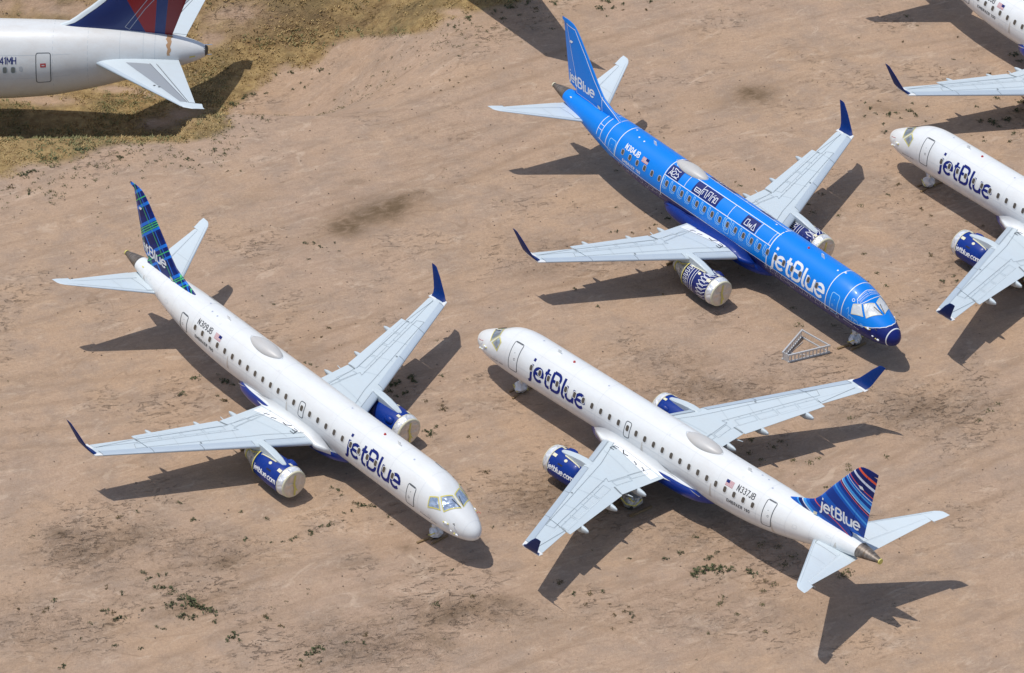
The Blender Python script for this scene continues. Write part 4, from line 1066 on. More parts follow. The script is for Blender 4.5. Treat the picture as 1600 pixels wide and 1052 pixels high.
    for sx_, sy_, n_ in ((8, 0, 1), (33.5, 4.6, 2), (33.5, -4.6, 2)):
        for q in range(n_):
            for yy in (-.5, .5):
                m = MB(); m.lathe([(-.2, .2), (-.2, .5), (-.1, .58), (.1, .58), (.2, .5), (.2, .2)], (0, 0, 0), 20)
                m.v = [(sx_ + p[1] + (q - .5) * 1.3 * (n_ > 1), sy_ + yy + p[0], .58 + p[2]) for p in m.v]; m.build('wheel', RUBBER, gg)
    return root
DELTAW = paint('old_white_paint', (.68, .685, .67, 1), .36, .22, fine=.1)
WHITEW = paint('tailplane_white_paint', (.66, .72, .74, 1), .36, .08)
GREYP = paint('tailplane_grey_panel', (.30, .33, .36, 1), .5, .05)
GREYW = paint('shaded_window', (.16, .18, .17, 1), .3)
PALEW = paint('pale_window_plug', (.5, .52, .53, 1), .4)
RUST = paint('rust_stain', (.42, .24, .12, 1), .7, .3)
REDFIN = mat_fin_red()
KJ = 1 + LOW / CAM_H
jet = wide_jet('large white airliner with dark blue and red tail fin, cut off at the top left', (KJ * (DX - DS), KJ * DY, -LOW), pi, REDFIN, True)
jet.scale = (KJ, KJ, KJ)
# the jet beyond the top edge whose wing shadow reaches into the picture
tx, ty = ground_at(948, 110); tip = Vector((tx - .3 * 6.7, ty))
hd2 = R(182.5)
lx, ly = 44.0 * 1.16, -25.0 * 1.16   # wing tip trailing end, port side, in the jet's frame
ax = Vector((cos(hd2 + pi), sin(hd2 + pi))); ay = Vector((-sin(hd2 + pi), cos(hd2 + pi)))
org = tip - ax * lx - ay * ly
jet2 = wide_jet('large white airliner beyond the top edge, its wing shadow behind the blue airliner tail', (org.x, org.y, 0), hd2, ROYAL, False)
jet2.scale = (1.16, 1.16, 1.16)

# ---------------------------------------------------------------- ladder trestle on the sand
def trestle():
    root = empty('ladder_trestle', (18.9, 222.4, 0)); tag(root, 'triangular aluminium ladder frame lying on the sand beside the blue airliner nose', 'ladder frame')
    L = lambda p, z: (p[0] - 18.9, p[1] - 222.4, z)
    B1, B2, Rr, Lf = (17.58, 221.85), (17.98, 221.5), (20.62, 222.75), (18.93, 224.5)
    H = .56
    for a, b, n in ((B2, Rr, 11), (B1, Lf, 11)):
        mb = MB()
        d = Vector((b[0] - a[0], b[1] - a[1])); rz = math.atan2(d.y, d.x); mid = ((a[0] + b[0]) / 2, (a[1] + b[1]) / 2); ln = d.length + .15
        for z in (.05, H): mb.box(L(mid, z), (ln, .10, .11), rz)
        side = mb.build('ladder', ALU, root)
        mb = MB()
        for k in range(n):
            t = (k + .6) / n; p = (a[0] + d.x * t, a[1] + d.y * t); mb.box(L(p, H / 2), (.065, .065, H - .1), rz)
        mb.build('rungs', ALU, side)
    mb = MB(); d = Vector((Rr[0] - Lf[0], Rr[1] - Lf[1])); rz = math.atan2(d.y, d.x); mid = ((Rr[0] + Lf[0]) / 2, (Rr[1] + Lf[1]) / 2)
    for z in (.06, H + .02): mb.box(L(mid, z), (d.length, .08, .09), rz)
    mb.build('cross_bar', ALU, root)
    mb = MB(); d = Vector((B2[0] - B1[0], B2[1] - B1[1])); mid = ((B1[0] + B2[0]) / 2, (B1[1] + B2[1]) / 2); mb.box(L(mid, H / 2), (d.length, .04, H + .06), math.atan2(d.y, d.x)); mb.build('end_plate', ALU, root)
    mb = MB(); mb.path([L((18.1, 222.6), .04), L((19.4, 222.3), .04)], .02); mb.path([L((17.9, 222.3), .05), L((19.0, 223.9), .05)], .02); mb.build('brace', ALU, root)
trestle()

# ---------------------------------------------------------------- ground
rs = np.random.RandomState(7)
def vnoise(x, y, seed, scale):
    """value noise on numpy arrays"""
    x = np.asarray(x) / scale; y = np.asarray(y) / scale
    xi = np.floor(x).astype(int); yi = np.floor(y).astype(int); xf = x - xi; yf = y - yi
    def h(a, b):
        n = (a * 374761393 + b * 668265263 + seed * 1442695041) & 0x7fffffff
        n = ((n ^ (n >> 13)) * 1274126177) & 0x7fffffff
        return ((n ^ (n >> 16)) & 0xffff) / 65535.0
    u = xf * xf * (3 - 2 * xf); v = yf * yf * (3 - 2 * yf)
    return (h(xi, yi) * (1 - u) + h(xi + 1, yi) * u) * (1 - v) + (h(xi, yi + 1) * (1 - u) + h(xi + 1, yi + 1) * u) * v
def fbm(x, y, seed, scale, o=4):
    s = 0; a = 1; t = 0
    for k in range(o): s = s + a * vnoise(x, y, seed + k, scale / 2 ** k); t += a; a *= .5
    return s / t
GRASS_EDGE = [(-500, 400), (-60, 308), (0, 290), (60, 268), (110, 245), (135, 232), (180, 222), (235, 226), (290, 222), (332, 214), (345, 190), (352, 166), (380, 146), (425, 124), (460, 100), (500, 78), (545, 62), (600, 52), (660, 44), (700, 32), (760, 22), (800, 6), (830, -30), (900, -120), (1200, -400)]
EDGE_W = [ground_at(*p) for p in GRASS_EDGE]
def seg_dist(x, y, P):
    """signed distance to the grass edge, positive on the grass side (farther from the camera / left)"""
    best = np.full(x.shape, 1e9); sg = np.zeros(x.shape)
    for (x0, y0), (x1, y1) in zip(P, P[1:]):
        dx, dy = x1 - x0, y1 - y0; t = np.clip(((x - x0) * dx + (y - y0) * dy) / (dx * dx + dy * dy), 0, 1)
        ex, ey = x - x0 - t * dx, y - y0 - t * dy; d = np.hypot(ex, ey); cr = dx * ey - dy * ex
        m = d < best; best = np.where(m, d, best); sg = np.where(m, np.sign(cr), sg)
    return best * sg
def ell(x, y, u, v, ru, rv, ang=0.0):
    """soft ellipse; centre in photo px, radii in metres, ang the world angle in degrees"""
    cx, cy = ground_at(u, v); c, s = cos(R(ang)), sin(R(ang)); dx, dy = x - cx, y - cy
    return np.exp(-(((dx * c + dy * s) / ru) ** 2 + ((-dx * s + dy * c) / rv) ** 2))
STAINS = [(455, 45, 3.2, 1.6, -20, .6), (500, 30, 3.5, 1.8, -20, .55), (545, 40, 2.6, 1.2, 0, .55), (600, 18, 3, 1.5, 0, .4), (400, 55, 2.5, 1.2, 10, .4), (430, 62, 2.5, .4, -42, .6), (470, 52, 2.5, .35, -42, .6),
 (545, 353, 1.5, 1.5, 35, 1.0), (585, 334, 3.8, 1.7, 36, .9), (625, 312, 2.0, .8, 35, .7), (655, 300, .5, .3, 0, .6), (1180, 148, 1.7, 1.3, 0, 1.0), (1165, 155, 2.8, 1.5, 10, .4),
 (355, 880, .9, .7, 30, .6), (130, 862, 2.0, .9, 20, .25), (92, 835, .8, .6, 0, .5), (210, 838, 1.6, .8, 20, .35), (165, 975, .7, .5, 0, .4), (700, 962, 2.0, .7, 40, .45), (738, 950, .7, .4, 0, .5), (785, 940, 1.4, .6, -10, .45), (685, 1000, 1.2, .6, -40, .45), (635, 857, .6, .5, 0, .5), (550, 880, 2.0, .6, 25, .3),
 (560, 1020, 2.5, .7, 20, .15), (300, 950, 1.4, .8, 0, .25), (420, 970, 2.5, .6, 30, .15), (905, 390, 1.5, .7, 0, .25), (840, 430, 2.2, 1.0, 20, .2), (870, 760, 2.2, 1.6, 10, .35), (835, 790, 1.8, .8, 0, .3), (640, 240, 2.0, .6, 20, .15), (390, 310, 3, .8, 25, .15), (560, 285, 1.2, .5, 20, .3), (1120, 610, 3.0, .8, -20, .2), (1440, 640, 2.4, 1.2, 10, .2), (1140, 800, 3, .8, -20, .15),
 (1385, 170, 2.0, .9, 0, .4), (720, 250, 1.6, .5, 20, .12), (1000, 450, 3, .5, -35, .15), (60, 590, 3.2, .5, 10, .15), (1240, 960, 1.5, 2.4, 60, .22), (1300, 560, 1.2, .5, 0, .2)]
TRACKS = [[(0, 700), (180, 690), (360, 640)], [(0, 675), (170, 664), (350, 614)], [(780, 1052), (1000, 960), (1300, 840), (1600, 700)], [(740, 1040), (960, 946), (1260, 826), (1560, 690)], [(200, 1052), (500, 930), (760, 870)], [(940, 600), (1060, 640), (1100, 560)], [(600, 200), (860, 110), (1100, 40)], [(580, 180), (840, 90), (1080, 20)], [(0, 640), (250, 610), (480, 560), (700, 480), (900, 440)], [(0, 610), (240, 585), (470, 535), (690, 455), (880, 415)], [(380, 410), (620, 330), (820, 240), (1040, 160)], [(340, 380), (600, 300), (800, 215), (1000, 140)],
 [(500, 1000), (760, 935), (1020, 905)], [(560, 930), (800, 965), (960, 980)], [(980, 900), (1200, 770), (1420, 650), (1600, 560)], [(1020, 930), (1240, 800), (1460, 680), (1600, 600)], [(1080, 960), (1300, 880), (1600, 760)], [(1040, 560), (1180, 640), (1340, 650)], [(1100, 110), (1300, 90), (1500, 60)], [(150, 1000), (420, 900), (640, 830)], [(0, 945), (200, 900), (380, 870)], [(0, 520), (120, 480), (300, 420)]]
def axis(lo, hi, a, b, step, far):
    c = list(np.arange(a, b + 1e-6, step)); l = []; s = step; x = a
    while x > lo: s *= 1.35; x -= s; l.append(max(x, lo))
    r = []; s = step; x = b
    while x < hi: s *= 1.35; x += s; r.append(min(x, hi))
    return np.array(l[::-1] + c + r)
gx = axis(-3000, 3000, -46, 44, .22, 0); gy = axis(-1500, 6000, 182, 294, .22, 0)
XW, YW = np.meshgrid(gx, gy); nx_, ny_ = len(gx), len(gy)
TZ = terrain(XW, YW)
X, Y = XW * CAM_H / (CAM_H - TZ), YW * CAM_H / (CAM_H - TZ)     # the cover maps are drawn on the level of the pad
sd = seg_dist(X, Y, EDGE_W) + (fbm(X, Y, 3, 5, 4) - .5) * 5.0
inn = (np.abs(XW) < 60) & (YW > 150) & (YW < 320)
grass = np.clip(sd / 1.0 + .3, 0, 1)
# bare openings within the grass
for u, v, ru, rv in ((60, 10, 4.5, 1.8), (150, 22, 3.0, 1.2), (370, 25, 2.6, 2.2), (330, 60, 1.0, 1.2), (20, 150, 2.5, .7), (70, 158, 2.0, .6), (185, 140, 1.6, .5), (710, 20, 1.2, .6), (290, 178, 1.4, .9), (250, 195, 1.3, .8), (225, 150, 1.0, .5)):
    grass = grass * (1 - np.clip(1.6 * ell(X, Y, u, v, ru, rv) * (fbm(X, Y, 44, 1.2, 3) * 1.4), 0, 1))
stain = np.zeros_like(X)
for u, v, ru, rv, an, k in STAINS: stain = np.maximum(stain, k * ell(X, Y, u, v, ru, rv, an))
stain = np.clip(stain * (.55 + .9 * fbm(X, Y, 11, 1.6, 4)), 0, 1)
rough = np.zeros_like(X)
for u, v, ru, rv, k in ((135, 855, 3.2, 3, 1), (210, 835, 2.5, 2, .8), (320, 860, 5, 2.2, .7), (290, 930, 5, 2.5, .5), (570, 1010, 5, 2.6, .9), (720, 955, 4.5, 1.8, .9), (1120, 610, 7, 2.5, .7), (1440, 640, 6, 3, .8), (880, 400, 6, 2.5, .5), (850, 780, 4, 3, .8), (1150, 830, 7, 3, .6), (1520, 400, 4, 4, .6), (1480, 300, 5, 2, .5), (60, 980, 5, 3, .6), (420, 30, 5, 2, .7), (1030, 560, 4, 2, .5), (1080, 960, 6, 3, .4)):
    rough = np.maximum(rough, k * ell(X, Y, u, v, ru, rv))
track = np.zeros_like(X)
for T_ in TRACKS:
    P = [ground_at(*p) for p in T_]
    d = np.abs(seg_dist(X, Y, P)); wv = .20 + .12 * fbm(X, Y, 21, 4, 2)
    track = np.maximum(track, np.exp(-(d / wv) ** 2) * (.3 + .7 * fbm(X, Y, 25, 6, 3)))
Z = .05 * (fbm(X, Y, 5, 6, 3) - .5) + rough * .22 * (fbm(X, Y, 9, 1.0, 3) - .5) - .03 * track + .05 * grass * fbm(X, Y, 15, .9, 2)
Z = np.where(inn, Z, 0) + TZ
co = np.stack([XW, YW, Z], -1).reshape(-1, 3)
me = bpy.data.meshes.new('ground'); me.vertices.add(len(co)); me.vertices.foreach_set('co', co.ravel().astype(np.float32))
ii, jj = np.meshgrid(np.arange(nx_ - 1), np.arange(ny_ - 1)); a = (jj * nx_ + ii).ravel()
q = np.stack([a, a + 1, a + nx_ + 1, a + nx_], -1)
me.loops.add(q.size); me.loops.foreach_set('vertex_index', q.ravel().astype(np.int32))
me.polygons.add(len(q)); me.polygons.foreach_set('loop_start', np.arange(0, q.size, 4, dtype=np.int32)); 
me.polygons.foreach_set('use_smooth', np.ones(len(q), dtype=bool)); me.update(); me.validate()
for nm_, arr in (('grass_cover', grass), ('stain', stain), ('rough_sand', rough), ('wheel_track', track)):
    at = me.attributes.new(nm_, 'FLOAT', 'POINT'); at.data.foreach_set('value', arr.ravel().astype(np.float32))
def mat_ground():
    t = NT('desert_sand', .95, .15)
    big = t.noise(.045, 5, .6); mid = t.noise(.35, 9, .68); fine = t.noise(5.0, 8, .72)
    streak = t.noise(.9, 8, .72, t.co((.22, 1.0, 1), R(31)), .8)
    streak2 = t.noise(2.2, 7, .72, t.co((.25, 1.0, 1), R(24)), .5)
    c = t.mix(t.rng(big, .35, .68, smooth=True), SAND[0], SAND[1])
    c = t.mix(t.rng(mid, .44, .60, 0, .75), c, SAND[2])
    c = t.mix(t.rng(streak, .5, .70, 0, .55), c, SAND[3])
    c = t.mix(t.rng(streak2, .5, .72, 0, .5), c, SAND[4])
    c = t.mix(t.rng(t.noise(1.4, 7, .7, None, .8), .54, .70, 0, .45), c, SAND[3])
    c = t.mix(t.rng(t.noise(.18, 6, .65, None, .5), .52, .66, 0, .4), c, (.49, .325, .205, 1))
    c = t.mix(t.rng(fine, .40, .62, 0, .42), c, SAND[5])
    c = t.mix(t.rng(t.noise(14.0, 4, .7), .56, .70, 0, .5), c, SAND[6])
    rg = t.attr('rough_sand'); cl = t.noise(1.5, 7, .7, None, 1.0)
    # scuffs and old tyre marks: thin winding lines
    def lines(scale, width, dist, k, vec=None):
        n = t.noise(scale, 2, .5, vec, dist)
        return t.rng(t.math('ABSOLUTE', t.math('SUBTRACT', n, .5)), 0, width, k, 0)
    br = t.rng(t.noise(.12, 3, .5), .45, .6)
    sc1 = t.math('MULTIPLY', lines(.10, .0045, 1.6, .5, t.co((.45, 1, 1), R(30))), br)
    sc2 = t.math('MULTIPLY', lines(.55, .022, 2.5, .35), rg)
    c = t.mix(sc1, c, SAND[3]); c = t.mix(sc2, c, SAND[6])
    lt = t.rng(t.noise(.6, 8, .75, t.co((.5, 1, 1), R(28)), 1.2), .56, .64, 0, .4)
    c = t.mix(lt, c, (.60, .46, .34, 1))
    c = t.mix(t.math('MULTIPLY', rg, t.rng(cl, .48, .60, 0, .36)), c, SAND[6])
    c = t.mix(t.math('MULTIPLY', t.attr('wheel_track'), .5), c, SAND[3])
    g = t.attr('grass_cover'); gn = t.noise(1.3, 7, .7); gb = t.noise(.22, 4, .6)
    gc = t.mix(t.rng(gn, .38, .62), (.25, .16, .07, 1), (.44, .31, .14, 1))
    gc = t.mix(t.rng(gb, .50, .62, 0, .7), gc, (.17, .13, .065, 1))
    gc = t.mix(t.rng(t.noise(3.5, 6, .7), .55, .75, 0, .35), gc, (.09, .075, .035, 1))
    gm = t.math('MULTIPLY', g, t.rng(t.noise(2.2, 6, .7), .18, .42), clamp=True)
    # clods: small raised lumps, their shade painted in as dark colour, thick in disturbed parts
    v1 = t.n('ShaderNodeTexVoronoi', feature='F1'); t.put(v1.inputs['Vector'], t.co()); v1.inputs['Scale'].default_value = 2.4
    zone = t.math('ADD', t.math('MULTIPLY', rg, .9), t.rng(t.noise(.16, 5, .6), .52, .66, 0, .6), clamp=True)
    clod = t.math('MULTIPLY', t.rng(v1.outputs['Distance'], .06, .17, 1, 0), t.rng(t.noise(1.1, 4, .6), .5, .56))
    clod = t.math('MULTIPLY', clod, zone)
    c = t.mix(t.math('MULTIPLY', clod, .6), c, SAND[6])
    dimp = t.math('MULTIPLY', t.rng(t.noise(2.6, 5, .6, t.co((.55, 1, 1), R(15)), 1.0), .56, .64), zone)
    c = t.mix(t.math('MULTIPLY', dimp, .35), c, SAND[3])  # shade of the dimples put into the sand colour
    c = t.mix(gm, c, gc)
    c = t.mix(t.math('MULTIPLY', t.math('MULTIPLY', t.attr('stain'), t.rng(t.noise(1.7, 9, .72, t.co((.5, 1, 1), R(32)), .8), .36, .56, .68, 1.25)), .95, clamp=True), c, SAND[7])
    peb = t.n('ShaderNodeTexVoronoi', feature='F1'); t.put(peb.inputs['Vector'], t.co()); peb.inputs['Scale'].default_value = 3.0
    c = t.mix(t.rng(peb.outputs['Distance'], .0, .07, .5, 0), c, SAND[6])
    t.color(c)
    h = t.math('ADD', t.math('MULTIPLY', fine, .35), t.math('MULTIPLY', t.math('MULTIPLY', rg, cl), 2.2))
    h = t.math('ADD', h, t.math('MULTIPLY', streak2, .25))
    h = t.math('ADD', h, t.math('MULTIPLY', t.math('MULTIPLY', g, gn), 1.6))
    h = t.math('ADD', h, t.math('ADD', t.math('MULTIPLY', clod, .8), t.math('MULTIPLY', dimp, -.7)))
    t.bump(h, .2, 1.0)
    return t.m
SAND = [(.445, .312, .222, 1), (.475, .325, .213, 1), (.355, .265, .20, 1), (.27, .18, .115, 1), (.56, .41, .285, 1), (.30, .205, .14, 1), (.20, .125, .072, 1), (.15, .10, .058, 1)]
me.materials.append(mat_ground())
gr = link('ground', me); tag(gr, kind='structure')

# ---------------------------------------------------------------- grass and weeds
def mat_leaf(name, c1, c2, sc_=1.2):
    t = NT(name, .7, .2); oi = t.n('ShaderNodeObjectInfo')
    f = t.math('ADD', t.math('MULTIPLY', t.rng(t.noise(sc_, 4, .6), .35, .65), .6), t.math('MULTIPLY', oi.outputs['Random'], .4))
    t.color(t.mix(f, c1, c2)); return t.m
LEAF = mat_leaf('weed_leaf', (.055, .065, .03, 1), (.15, .155, .075, 1), 5)
SPRIG = mat_leaf('sprig_leaf', (.08, .075, .035, 1), (.20, .17, .08, 1), 3)
DRYLEAF = mat_leaf('dry_weed_leaf', (.12, .085, .04, 1), (.22, .16, .08, 1), 5)
DRYG = mat_leaf('dry_grass', (.34, .235, .10, 1), (.56, .41, .19, 1), .5)
GREENG = mat_leaf('green_grass', (.17, .17, .075, 1), (.31, .275, .125, 1), .5)
RG = random.Random(11)
def blade_mesh(pts, name, mat, h, spread, nb, rnd):
    mb = MB()
    vs = []; fs = []
    for (x, y, s, z0) in pts:
        for k in range(nb):
            a = rnd.uniform(0, 2 * pi); r = spread * s * math.sqrt(rnd.random()); bx, by = x + r * cos(a), y + r * sin(a)
            hh = h * s * rnd.uniform(.4, 1); l = rnd.uniform(0, 2 * pi); wd = .035 * s + .02; lean = hh * rnd.uniform(.3, 1.4)
            o = len(vs)
            vs += [(bx - wd * sin(l), by + wd * cos(l), z0), (bx + wd * sin(l), by - wd * cos(l), z0), (bx + lean * cos(l) + wd * .5, by + lean * sin(l), z0 + hh)]
            fs.append((o, o + 1, o + 2))
    mb.add(vs, fs); return mb.build(name, mat)
def scatter(n, dens, rnd, lo=.5, hi=1.2):
    out = []; wx = np.array([rnd.uniform(-46, 20) for _ in range(n)]); wy = np.array([rnd.uniform(236, 294) for _ in range(n)])
    wz = terrain(wx, wy); px, py = wx * CAM_H / (CAM_H - wz), wy * CAM_H / (CAM_H - wz)
    g = np.clip(seg_dist(px, py, EDGE_W) + (fbm(px, py, 3, 5, 4) - .5) * 5.0 + .2, 0, 1)
    for u, v, ru, rv in ((60, 10, 4.5, 1.8), (150, 22, 3.0, 1.2), (370, 25, 2.6, 2.2), (330, 60, 1.0, 1.2), (20, 150, 2.5, .7), (70, 158, 2.0, .6), (185, 140, 1.6, .5), (710, 20, 1.2, .6), (290, 178, 1.4, .9), (250, 195, 1.3, .8)):
        g = g * (1 - np.clip(1.5 * ell(px, py, u, v, ru, rv), 0, 1))
    d = dens(px, py) * g
    for i in range(n):
        if rnd.random() < d[i]: out.append((wx[i], wy[i], rnd.uniform(lo, hi), wz[i]))
    return out
p1 = scatter(52000, lambda x, y: np.clip((fbm(x, y, 31, 3.0, 4) - .34) * 6, 0, 1), RG)
o = blade_mesh(p1, 'dry_grass', DRYG, .15, .26, 9, RG); tag(o, 'golden dry grass covering the verge around the large airliner tail', 'grass', kind='stuff')
p2 = scatter(30000, lambda x, y: np.clip((fbm(x, y, 61, 3.6, 4) - .5) * 7, 0, 1), RG)
o = blade_mesh(p2, 'green_grass', GREENG, .17, .28, 9, RG); tag(o, 'olive green grass tufts among the dry grass of the verge', 'grass', kind='stuff')

def weed_mesh(i, dry=False):
    rnd = random.Random(100 + i); mb = MB(); n = rnd.randint(34, 60)
    arms = [(rnd.uniform(0, 2 * pi), rnd.uniform(.25, .5)) for _ in range(rnd.randint(4, 7))]
    for k in range(n):
        a, L = rnd.choice(arms); t = rnd.random() ** .7; a += rnd.uniform(-.35, .35)
        c = Vector((cos(a) * L * t, sin(a) * L * t, .02 + rnd.uniform(0, .22) * (1.1 - t))); s = rnd.uniform(.045, .10)
        u = Vector((rnd.uniform(-1, 1), rnd.uniform(-1, 1), rnd.uniform(-.4, .6))).normalized(); v = u.cross(Vector((rnd.uniform(-1, 1), rnd.uniform(-1, 1), rnd.uniform(.2, 1)))).normalized()
        mb.add([c - u * s, c + v * s * .5, c + u * s, c - v * s * .5], [(0, 1, 2, 3)])
    for a, L in arms: mb.tube((0, 0, .0), (cos(a) * L * .8, sin(a) * L * .8, .07), .012, .006, 5)
    me_ = bpy.data.meshes.new('weed'); me_.from_pydata(mb.v, [], mb.f); me_.materials.append(DRYLEAF if dry else LEAF); return me_
WM = [weed_mesh(i) for i in range(9)]; WD = [weed_mesh(20 + i, True) for i in range(5)]
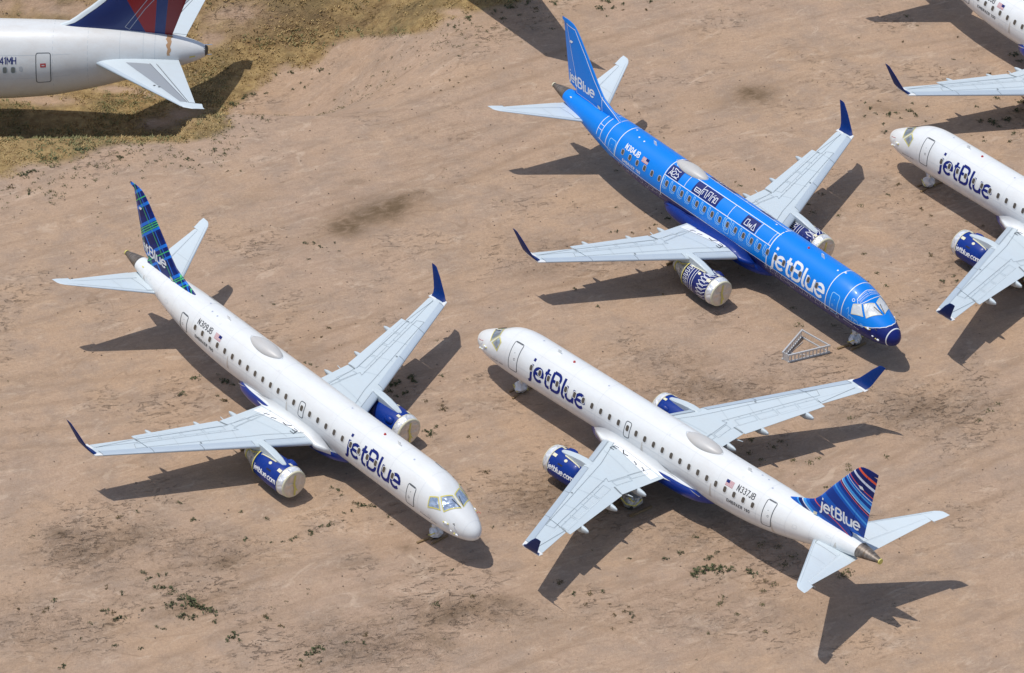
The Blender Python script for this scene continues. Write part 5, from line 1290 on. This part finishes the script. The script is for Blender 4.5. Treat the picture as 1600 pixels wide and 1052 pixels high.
# (photo x, photo y, size in metres, dry)
WEEDS = [(307,588,.9,0),(283,615,.9,0),(350,626,.8,1),(340,617,.4,0),(352,595,.9,0),(364,600,.6,0),(392,620,.5,0),(428,474,.35,0),(501,525,.4,1),(512,510,.5,1),(516,511,.3,0),(477,565,.4,0),(485,568,.45,0),(495,572,.3,0),(490,378,.5,0),(477,378,.6,0),(500,384,.5,0),(522,378,.5,0),(530,391,.3,0),(483,404,.5,0),(513,392,.25,1),
 (45,299,1.0,0),(15,290,.9,1),(130,232,1.3,0),(88,248,.9,0),(45,268,1.0,0),(35,272,.9,0),(55,266,.8,0),(115,262,.5,0),(188,246,.7,0),(185,243,.5,0),(244,250,.5,0),(293,247,.7,0),(300,249,.5,0),(335,233,.8,0),(350,238,.4,0),(311,256,.4,0),(317,260,.35,0),(357,265,.3,0),(355,267,.3,1),(382,150,1.0,0),(396,146,.9,0),(362,160,1.0,0),(416,144,.5,0),(410,183,.45,0),(379,162,.4,0),
 (430,115,.8,0),(455,112,.9,0),(470,128,.5,0),(458,138,.5,0),(477,135,.6,0),(502,108,1.0,0),(515,114,.4,0),(488,122,.3,0),(599,111,.35,0),(718,86,.5,0),(731,28,1.0,0),(710,40,.8,0),(700,38,.6,0),(734,26,.8,0),(772,16,.9,0),(785,28,.7,0),(768,42,.4,0),(761,48,.35,0),(812,22,.5,0),(797,10,1.0,0),(729,118,.4,1),(716,128,.35,1),(704,124,.5,1),(708,134,.3,1),(688,140,.3,1),(640,137,.35,1),(575,167,.35,1),
 (823,2,1.1,0),(866,4,1.0,0),(840,12,.6,1),(937,12,.9,0),(948,1,1.2,0),(958,10,.7,0),(975,5,.8,0),(973,14,.4,1),(948,24,.5,0),(1008,14,.5,1),(1016,2,.8,0),(788,105,.3,1),(948,200,.5,0),(965,203,.5,0),(976,170,.35,0),(945,224,.3,1),
 (973,256,.6,1),(963,265,.4,0),(963,322,.5,0),(964,360,.6,0),(954,361,.4,0),(1023,350,.5,0),(1043,340,.6,0),(1015,355,.3,1),(1148,282,.4,1),(1155,289,.6,0),(1037,214,.3,0),(1180,263,.4,1),(898,450,.6,0),(1037,458,.4,1),(933,477,.4,0),(988,362,.4,1),
 (1383,205,.9,0),(1391,178,.9,0),(1358,168,.7,0),(1351,180,.5,0),(1402,175,.7,0),(1422,172,.7,0),(1430,178,.6,0),(1368,176,.6,0),(1380,192,.6,0),(1352,159,.5,0),(1374,156,.5,1),(1407,183,.5,0),(1446,188,.4,0),(1448,165,.4,0),(1426,160,.5,0),(1526,165,.6,0),(1558,152,.7,0),(1546,115,.6,1),(1583,207,.8,0),(1578,220,.6,0),(1535,213,.5,1),(1539,219,.5,0),(1596,158,.8,0),(1550,190,1.0,0),(1573,185,1.0,0),(1532,188,.7,0),(1560,196,.8,0),(1590,172,1.0,0),(1585,84,1.1,0),(1592,94,.9,0),(1490,92,.5,0),(1416,24,.6,0),(1433,39,.4,0),(1495,56,.5,1),(1469,104,.3,1),(1412,64,.4,1),(1404,287,.6,1),(1387,303,.5,0),(1440,325,.7,1),(1454,335,.5,1),(1448,350,.4,1),(1452,397,.7,1),(1472,438,.6,0),(1496,438,.6,0),(1490,430,.5,0),(1453,395,.4,0),(1510,345,.4,1),(1535,352,.5,1),
 (515,690,.3,1),(532,772,.5,0),(531,765,.6,0),(518,760,.5,0),(563,790,.8,0),(559,786,.6,0),(580,790,.7,0),(549,797,.5,0),(551,783,.5,1),(502,820,.5,0),(515,817,.7,0),(486,831,.6,0),(483,828,.4,0),(538,800,.4,0),(536,812,.3,0),(607,806,.4,0),(611,819,.4,1),(681,665,.5,0),(672,676,.9,0),(665,672,.7,0),(689,632,.5,1),(693,637,.9,1),(760,735,.6,1),(770,822,.5,0),(705,744,.5,1),(734,681,.5,1),(690,586,.6,0),(664,625,.5,1),(612,662,.5,0),(609,596,1.3,0),(645,592,1.1,0),(622,597,1.0,0),(641,586,.8,0),(634,613,.9,0),(608,610,.6,0),(590,602,.8,0),(620,618,.6,0),
 (301,810,.6,0),(303,810,.5,0),(280,785,.6,0),(215,798,.5,0),(185,805,.7,1),(376,798,.4,0),(417,809,.5,0),(384,841,.7,0),(460,838,.7,0),(455,842,.5,0),(441,845,.4,0),(487,833,.5,0),(424,846,.3,0),(52,836,.4,0),(232,903,.8,0),(225,893,.6,0),(247,897,.6,0),(258,896,.6,0),(250,918,.8,0),(243,917,.6,0),(270,920,.9,0),(265,927,.6,0),(190,925,.6,0),(165,918,.4,1),(168,914,.4,1),(267,945,1.0,0),(285,935,1.4,0),(296,940,1.7,0),(305,948,1.4,0),(320,950,1.2,0),(331,955,1.1,0),(283,961,1.0,0),(301,964,1.0,0),(290,930,1.0,0),(163,953,.8,0),(175,955,.5,1),(187,965,.8,0),(180,967,.5,0),(85,937,.6,0),(76,950,.6,1),(68,954,.5,1),(49,958,.3,1),(28,951,.4,1),(141,973,.6,0),(125,996,.5,0),(86,1013,.4,1),(98,1040,.9,0),(223,952,.5,0),(237,948,.5,1),(256,981,.5,0),(245,978,.4,0),(360,995,.9,0),(366,989,.8,0),(375,998,.6,0),(355,1000,.5,0),(420,965,.8,0),(415,960,.5,1),(440,975,.6,1),(180,1007,.5,0),(490,1018,1.2,0),(495,1012,.9,0),(480,1022,.7,0),(471,1030,.6,0),(468,1040,.4,1),(336,970,.6,0),(220,1012,.5,0),
 (681,944,.8,0),(683,940,.5,0),(741,930,.7,1),(708,889,.5,0),(655,880,.3,1),(541,1003,.7,0),(552,1002,.4,0),(568,1003,.5,0),(571,991,.6,1),(503,1013,.8,0),(500,1033,.5,0),(896,926,.7,0),(922,925,.6,1),(942,923,.5,0),(983,871,.5,0),(960,960,.5,1),(977,952,.6,1),(985,957,.5,0),(989,961,.6,0),(981,946,.4,1),(984,971,.4,1),(958,980,.4,1),(952,943,.4,1),(913,944,.3,1),(917,942,.3,1),(875,907,.6,1),(870,910,.6,1),(853,965,.3,1),
 (1088,892,1.2,0),(1100,889,1.3,0),(1112,886,1.2,0),(1125,889,1.3,0),(1140,889,.9,0),(1107,870,.8,0),(1083,898,.8,0),(1175,895,1.2,0),(1170,890,.7,0),(1120,862,.6,0),(1063,862,.6,0),(1040,872,.7,0),(1085,838,.7,0),(1195,905,.5,1),(1210,912,.5,1),(1192,922,.5,0),(1130,931,.6,0),(1124,942,.5,0),(1127,940,.4,1),(1151,958,.4,1),(1191,943,.5,0),(1195,986,.5,0),(1108,988,.4,0),(1320,896,1.1,0),(1325,893,.9,0),(1315,898,.7,0),(1225,880,.8,0),(1190,850,.8,0),(1240,868,.9,0),(1215,852,.7,0),(1207,697,.9,0),(1171,684,.6,1),(1175,687,.5,0),(1266,722,.7,1),(1292,760,.5,1),(1220,688,.6,1),(1325,725,.5,1),(1327,733,.5,1),(1279,715,.4,1),(1240,718,.5,1),(1170,706,.5,0),(1190,717,.5,0),(1385,712,.6,1),(1545,640,.7,1),(1530,655,.5,1),(1560,630,.5,0),(1330,652,.5,1),
 (1239,480,.5,1),(1385,445,.5,1),(1310,455,.3,1),(1370,425,.4,0),(1350,395,.4,1),(1262,318,.4,0),(1270,330,.7,0),(1230,330,.6,0),(1345,320,.5,1),(1285,302,.6,0),(1310,335,.4,1),(1247,507,.7,0),(1303,507,.5,1)]
wi = 0
def place_weed(x, y, z, s, dry):
    global wi
    m_ = RG.choice(WD if dry else WM); o_ = bpy.data.objects.new('weed', m_); sc.collection.objects.link(o_)
    o_.location = (x, y, z + 0.01); k = s * RG.uniform(.8, 1.1); o_.scale = (k, k, k * RG.uniform(.8, 1.3)); o_.rotation_euler = (0, 0, RG.uniform(0, 6.28))
    if dry: tag(o_, 'small brown dried weed in the bare sand', 'weed', 'dried weeds scattered over the sand')
    else: tag(o_, 'small leafy green weed growing in the bare sand', 'weed', 'green weeds scattered over the sand')
    wi += 1
for u, v, s, d in WEEDS[:298]:
    x, y, z = ground_on(u, v + 2); place_weed(x, y, z, s, d)
rest = WEEDS[298:]
# the many smallest sprigs and crumbs, past counting
mb = MB(); rr = random.Random(5)
def sprig(x, y, s, n):
    for k in range(n):
        a = rr.uniform(0, 6.28); r_ = s * rr.random(); c = Vector((x + r_ * cos(a), y + r_ * sin(a), float(terrain(x, y)) + .02 + rr.uniform(0, .10) * s)); q = rr.uniform(.04, .10) * (.5 + s)
        u = Vector((rr.uniform(-1, 1), rr.uniform(-1, 1), rr.uniform(-.2, .6))).normalized(); v = u.cross(Vector((rr.uniform(-1, 1), rr.uniform(-1, 1), 1))).normalized()
        mb.add([c - u * q, c + v * q * .5, c + u * q, c - v * q * .5], [(0, 1, 2, 3)])
for u, v, s, d in rest:
    x, y, z = ground_on(u, v + 2); sprig(x, y, s * .5, 26)
for k in range(900):
    x, y = rr.uniform(-38, 40), rr.uniform(186, 274)
    if fbm(np.array([x]), np.array([y]), 71, 9, 3)[0] > rr.uniform(.42, .8): sprig(x, y, rr.uniform(.05, .2), rr.randint(2, 7))
for k in range(500):   # along the verge
    i = rr.randrange(2, 21); t = rr.random(); a, b = EDGE_W[i], EDGE_W[i + 1]
    x = a[0] + (b[0] - a[0]) * t + rr.gauss(.5, 1.6); y = a[1] + (b[1] - a[1]) * t + rr.gauss(-1.2, 1.8); sprig(x, y, rr.uniform(.08, .35), rr.randint(3, 14))
st = MB()
for k in range(1500):
    x, y = rr.uniform(-38, 40), rr.uniform(186, 262); q = rr.uniform(.025, .075); z = float(terrain(x, y)) + .02
    if z < -.5 or fbm(np.array([x]), np.array([y]), 83, 7, 3)[0] < rr.uniform(.3, .62): continue
    lump(st, (x, y, z), (q, q * rr.uniform(.7, 1.2), q * .7), rr, 5, 3, .2)
o2 = st.build('stones', paint('stone', (.20, .145, .10, 1), .9, .4)); tag(o2, 'small stones and clods strewn over the sand', 'stones', kind='stuff')
o = mb.build('sprigs', SPRIG); tag(o, 'tiny weed sprigs dotted over the sand', 'weeds', kind='stuff')
